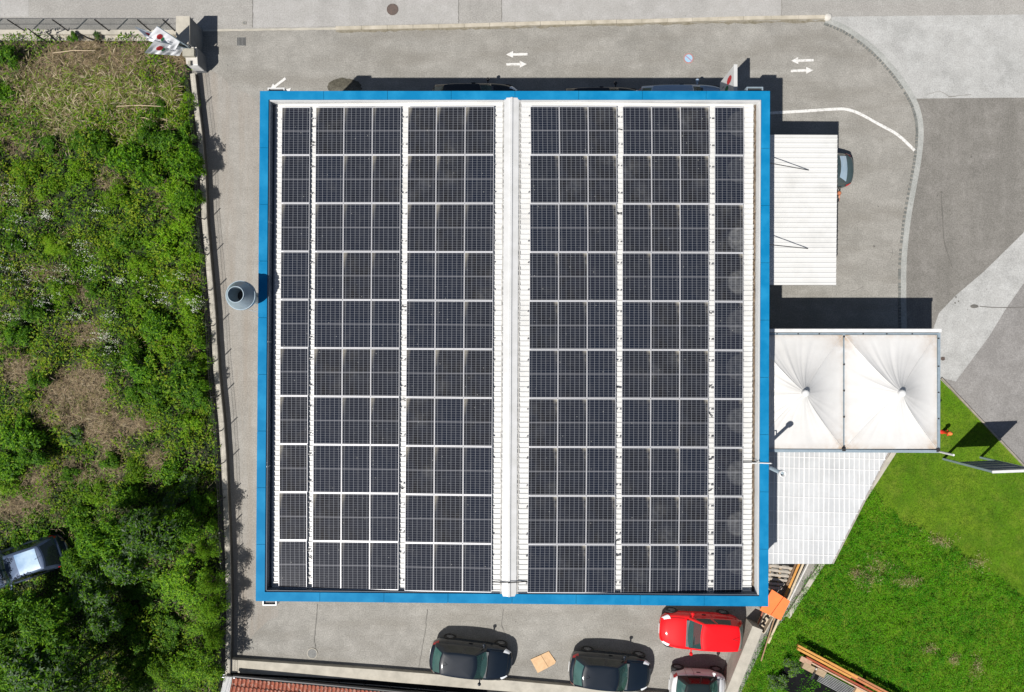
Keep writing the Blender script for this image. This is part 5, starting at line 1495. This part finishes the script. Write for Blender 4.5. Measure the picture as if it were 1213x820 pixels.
def plant_kind(key, name, part, stem_name, cat, r, h0, h1, nros, per, ll, lw, lobes, mats_, sr, nl, seeds):
    KINDS[key] = []
    for sd_ in seeds:
        KINDS[key].append(dict(name=name, part=part, stem=stem_name, cat=cat, args=(sd_, r, h0, h1, nros, per, ll, lw, lobes), mats=mats_, sr=sr, nl=nl, h=h1, r=r, proto=None))


plant_kind('leafy', 'bush', 'foliage', 'stem', 'bush', 1.0, .15, 1.35, 300, 6, .17, .40, 8, [G_MID, G_DARK], .05, 5, (1, 2, 3))
plant_kind('fine', 'bush', 'foliage', 'stem', 'bush', 1.0, .10, 1.1, 620, 5, .085, .46, 9, [G_MID, G_LIME], .04, 5, (4, 5))
plant_kind('dark', 'bush', 'foliage', 'stem', 'bush', 1.0, .15, 1.5, 420, 6, .13, .42, 9, [G_DARK, G_DARK, G_MID], .05, 5, (6, 7, 15))
plant_kind('lime', 'bush', 'foliage', 'stem', 'bush', 1.0, .05, .8, 520, 6, .16, .10, 4, [G_LIME], .03, 4, (8,))
plant_kind('grey', 'bush', 'foliage', 'stem', 'bush', 1.0, .15, 1.3, 240, 8, .18, .34, 7, [G_GREY, G_MID], .05, 5, (9, 10))
plant_kind('tree', 'tree', 'crown', 'trunk', 'tree', 1.6, 1.1, 3.3, 850, 6, .17, .40, 11, [G_DARK, G_MID], .10, 6, (11, 12, 16))
plant_kind('treelight', 'tree', 'crown', 'trunk', 'tree', 1.5, 1.0, 3.4, 700, 7, .20, .34, 9, [G_MID, G_GREY, G_DARK], .09, 6, (13, 14))
plant_kind('hedge', 'tree', 'crown', 'trunk', 'tree', 1.5, .5, 2.7, 1700, 5, .085, .5, 10, [G_MID, G_MID, G_DARK, G_LIME], .09, 6, (17, 18))


def plant(key, u, v, rpx, label, group=None, hs=1.0):
    if key in ('tree', 'treelight'): hs *= 1.22
    kd = random.choice(KINDS[key]); rad = rpx / 25.0 / kd['r']; zt = kd['h'] * rad * hs * .75
    w = P(u, v, zt); z0 = float(terr(w.x, w.y)) - .05
    if kd['proto'] is None:
        t = thing(kd['name'], label, kd['cat'], (0, 0, 0))
        C, D, Nn, L, Wd = crown_mesh(*kd['args']); leaves(kd['part'], C, D, Nn, L, Wd, kd['mats'], np.random.default_rng(3).integers(0, len(kd['mats']), len(C)), parent=t)
        stem_mesh(kd['args'][0], kd['h'], kd['sr'], kd['r'] * .8, kd['nl']).build(kd['stem'], BARK, t)
        kd['proto'] = t
    else: t = copy_tree(kd['proto'])
    t['label'] = label
    if group: t['group'] = group
    elif 'group' in t: del t['group']
    t.location = (w.x, w.y, z0); t.rotation_euler = (0, 0, random.uniform(0, 6.28)); t.scale = (rad, rad * random.uniform(.88, 1.1), rad * hs * random.uniform(.9, 1.1))


GW = ('leafy green bush crowding the upper stretch of the driveway wall', 'bushes along the upper driveway wall')
for k, u, v, r in (('leafy', 205, 172, 21), ('leafy', 218, 198, 20), ('fine', 222, 122, 13), ('dark', 190, 130, 13), ('leafy', 222, 232, 17), ('fine', 214, 262, 18), ('leafy', 224, 158, 14), ('fine', 200, 225, 20)): plant(k, u, v, r, *GW)
for u_, v_, r_ in ((224, 178, 15), (228, 200, 14), (231, 236, 11), (238, 405, 9), (244, 455, 9), (251, 590, 10), (254, 622, 9)): plant('leafy', u_, v_, r_, 'tall leafy bush leaning over the driveway wall and throwing shade beyond it', 'tall bushes at the driveway wall', 2.1)
GU = ('green bush in the upper plot below the dry reeds', 'bushes below the dry reeds')
for k, u, v, r in (('leafy', 150, 190, 23), ('leafy', 118, 172, 17), ('dark', 178, 160, 18), ('leafy', 172, 205, 20), ('dark', 98, 168, 13), ('dark', 60, 172, 12), ('fine', 140, 232, 19), ('fine', 95, 205, 16)): plant(k, u, v, r, *GU)
plant('dark', 12, 68, 17, 'dark green bush in the upper left corner under the concrete ledge')
plant('leafy', 4, 110, 16, 'small leafy bush at the left edge beside the dry grass')
plant('grey', 118, 44, 6, 'little grey leaved plant against the concrete ledge')
plant('dark', 88, 45, 8, 'dark low shrub in shadow against the concrete ledge')
plant('lime', 66, 288, 19, 'bright lime green tuft, the most vivid mound in the upper plot')
GM = ('low fine leaved green bush among the weeds with white flowers', 'low bushes among the white flowers')
for k, u, v, r in (('fine', 190, 290, 22), ('fine', 225, 305, 16), ('dark', 150, 285, 15), ('fine', 165, 318, 17), ('fine', 30, 205, 20), ('fine', 60, 225, 18), ('dark', 20, 290, 13), ('fine', 75, 345, 17), ('dark', 40, 365, 16), ('dark', 110, 345, 12), ('leafy', 185, 388, 20), ('fine', 225, 360, 18), ('fine', 165, 365, 15), ('dark', 20, 395, 17), ('fine', 130, 300, 14), ('fine', 205, 330, 16)): plant(k, u, v, r, *GM)
GC = ('bright green bush between the bare dry patch and the driveway wall', 'bushes beside the bare dry patch')
for k, u, v, r in (('fine', 205, 410, 24), ('fine', 228, 385, 18), ('leafy', 165, 432, 22), ('leafy', 215, 448, 25), ('dark', 232, 470, 18), ('leafy', 185, 470, 20), ('dark', 160, 465, 12), ('fine', 225, 505, 17), ('fine', 240, 430, 13), ('leafy', 158, 412, 12)): plant(k, u, v, r, *GC)
plant('dark', 46, 450, 14, 'small dark bush amid the bare brown patch'); plant('leafy', 35, 472, 10, 'little green plant at the left end of the bare brown patch')
plant('grey', 88, 515, 12, 'grey green rosette plant below the bare brown patch')
GL = ('round green bush at the left edge above the half hidden navy car', 'bushes above the navy car')
for k, u, v, r in (('leafy', 18, 515, 24), ('dark', 42, 535, 22), ('leafy', 10, 550, 20), ('fine', 15, 580, 15), ('dark', 25, 640, 12), ('leafy', 50, 640, 14), ('dark', 85, 560, 12)): plant(k, u, v, r, *GL)
GD = ('green shrub in the lower middle of the plot, beneath the tree crowns', 'shrubs in the lower middle of the plot')
for k, u, v, r in (('leafy', 130, 545, 13), ('fine', 158, 560, 16), ('leafy', 205, 560, 17), ('grey', 222, 575, 15), ('dark', 232, 598, 17), ('leafy', 150, 592, 18), ('fine', 115, 585, 15), ('leafy', 90, 612, 18), ('grey', 203, 592, 14)): plant(k, u, v, r, *GD)
GT = ('leafy green tree in the dense lower thicket near the navy car', 'trees of the lower thicket')
for k, u, v, r in (('tree', 120, 632, 34), ('treelight', 172, 628, 36), ('tree', 215, 628, 28), ('tree', 92, 660, 25), ('treelight', 150, 665, 28), ('tree', 60, 735, 38), ('tree', 15, 722, 32), ('treelight', 105, 700, 24), ('treelight', 40, 790, 36), ('treelight', 85, 800, 34), ('tree', -25, 770, 40), ('tree', 10, 810, 28), ('tree', 125, 835, 30), ('tree', -30, 690, 26)): plant(k, u, v, r, *GT)
for k_, u_, v_, r_ in (('dark', 168, 705, 18), ('dark', 160, 745, 17), ('leafy', 190, 735, 14), ('dark', 175, 775, 18), ('dark', 145, 785, 15), ('leafy', 152, 720, 13), ('dark', 190, 690, 15), ('dark', 205, 740, 15), ('dark', 165, 805, 13), ('leafy', 200, 765, 16), ('dark', 150, 690, 15), ('dark', 110, 770, 16)): plant(k_, u_, v_, r_, 'low dark shrub in deep shade between the crowns of the lower thicket', 'shrubs in the shade of the lower thicket', .7)
plant('treelight', 124, 740, 23, 'lone pale leaved tree ringed by deep shadow in the lower thicket', None, 1.0)
GH = ('dense small leaved tree clipped by the lower driveway wall', 'small leaved trees at the lower wall')
for k, u, v, r in (('hedge', 218, 690, 32), ('hedge', 240, 735, 25), ('hedge', 235, 790, 32), ('hedge', 196, 800, 26), ('hedge', 245, 650, 14), ('hedge', 250, 690, 17), ('hedge', 253, 722, 16), ('hedge', 254, 755, 16)): plant(k, u, v, r, *GH, hs=.85 if r > 20 else 1.7)
plant('dark', 57, 33, 5, 'tiny dark weed tuft growing through the netting fence') if False else None
# ------------------------------------------------------------------ lawn
lawn_px = [(1113, 449), (1216, 556), (1500, 850), (1500, 1100), (800, 1100), (872, 832), (905, 762), (934, 727), (1066, 528), (1066, 500), (1113, 500)]
lm, tt, p_ = newmat('mown lawn')
tc = N(tt, 'ShaderNodeTexCoord').outputs['Object']
c_ = mix(tt, ramp(tt, noise(tt, tc, .45, 5, .6), .35, .7), (.08, .18, .006), (.135, .215, .012))
c_ = mix(tt, ramp(tt, noise(tt, tc, 1.3, 6, .7), .48, .75, 0, .7), c_, (.17, .185, .03))
c_ = mix(tt, ramp(tt, noise(tt, tc, .8, 6, .7), .5, .72, 0, .8), c_, (.035, .085, .006))
c_ = mix(tt, ramp(tt, noise(tt, tc, 14, 4, .75), .35, .7, 0, .8), c_, (.035, .07, .008))
tt.links.new(c_, p_.inputs['Base Color']); p_.inputs['Roughness'].default_value = 1.0; p_.inputs['Specular IOR Level'].default_value = .1
setting(MB().sheet(px(lawn_px), .028).build('lawn', lm))
edge_px = [(1034, 574), (1050, 600), (1068, 615), (1093, 629), (1116, 640), (1140, 656), (1162, 669), (1182, 685), (1213, 706), (1300, 770)]
eu, ev_ = np.array([q[0] for q in edge_px], float), np.array([q[1] for q in edge_px], float)
PX = np.array(lawn_px, float)


def inside(u, v, poly):
    r = np.zeros(len(u), bool); j = len(poly) - 1
    for i in range(len(poly)):
        xi, yi = poly[i]; xj, yj = poly[j]
        r ^= ((yi > v) != (yj > v)) & (u < (xj - xi) * (v - yi) / (yj - yi + 1e-9) + xi); j = i
    return r


def is_rough(u, v): return (v > np.interp(u, eu, ev_) + (fbm(u, v, .08, 3) - .5) * 14) | (u < 1034)


def lawn_scat(rough):
    def f(n):
        n = int(n * 1.3); u = RNG.uniform(860, 1320, n); v = RNG.uniform(445, 890, n); k = inside(u, v, PX) & (is_rough(u, v) == rough); return u[k], v[k]
    return f


terr_save = terr
terr = lambda x, y: np.full(np.shape(x), .03)
L_RG = leafmat('lush grass', [(.008, .075, .001), (.024, .165, .001), (.052, .24, .002), (.11, .33, .006)], patch=((.12, .32, .004), .5))
L_MW = leafmat('short grass', [(.05, .165, .003), (.09, .235, .004), (.145, .285, .008), (.22, .28, .03)], patch=((.09, .18, .006), .7))
PALE = [(1045, 670, 12, 10), (1030, 690, 14, 6), (1080, 690, 10, 5), (1134, 783, 5, 4), (1160, 795, 4, 10), (1018, 682, 6, 6), (1105, 770, 8, 4), (1115, 642, 14, 5), (1160, 668, 10, 6)]
tall = lambda u, v: .04 + .42 * np.clip((fbm(u, v, .11, 50) - .33) * 2.2, 0, 1) ** 1.4
setting(rosettes(36000, 9, tall, (.04, .105), .24, .075, [L_RG, L_RG, L_RG, G_DARK], 'tall_grass', None, (.0, .9), scat=lawn_scat(True)), 'stuff')
setting(rosettes(30000, 6, lambda u, v: .012 + 0 * u, (.03, .07), .22, .10, [L_MW], 'mown_grass', None, (.1, .8), scat=lawn_scat(False)), 'stuff')
pale_sc = lambda n: (lambda f: (RNG.normal(f[:, 0], f[:, 2] * .7), RNG.normal(f[:, 1], f[:, 3] * .7)))(np.array(PALE, float)[RNG.integers(0, len(PALE), n)])
setting(rosettes(330, 9, lambda u, v: .26 + 0 * u, (.05, .16), 1.014, .07, [G_STRAW, G_OLIVE], 'pale_grass', None, (-.2, .5), scat=pale_sc), 'stuff')
# grey leaved weeds and shrub round the lumber rack
terr = lambda x, y: np.full(np.shape(x), .05)
plant('grey', 938, 792, 11, 'grey leaved thistle at the left end of the lumber rack'); plant('grey', 925, 812, 13, 'silvery leaved shrub below the left end of the lumber rack')
plant('grey', 1000, 640, 5, 'x') if False else None
terr = terr_save
print('objects', len(bpy.data.objects))
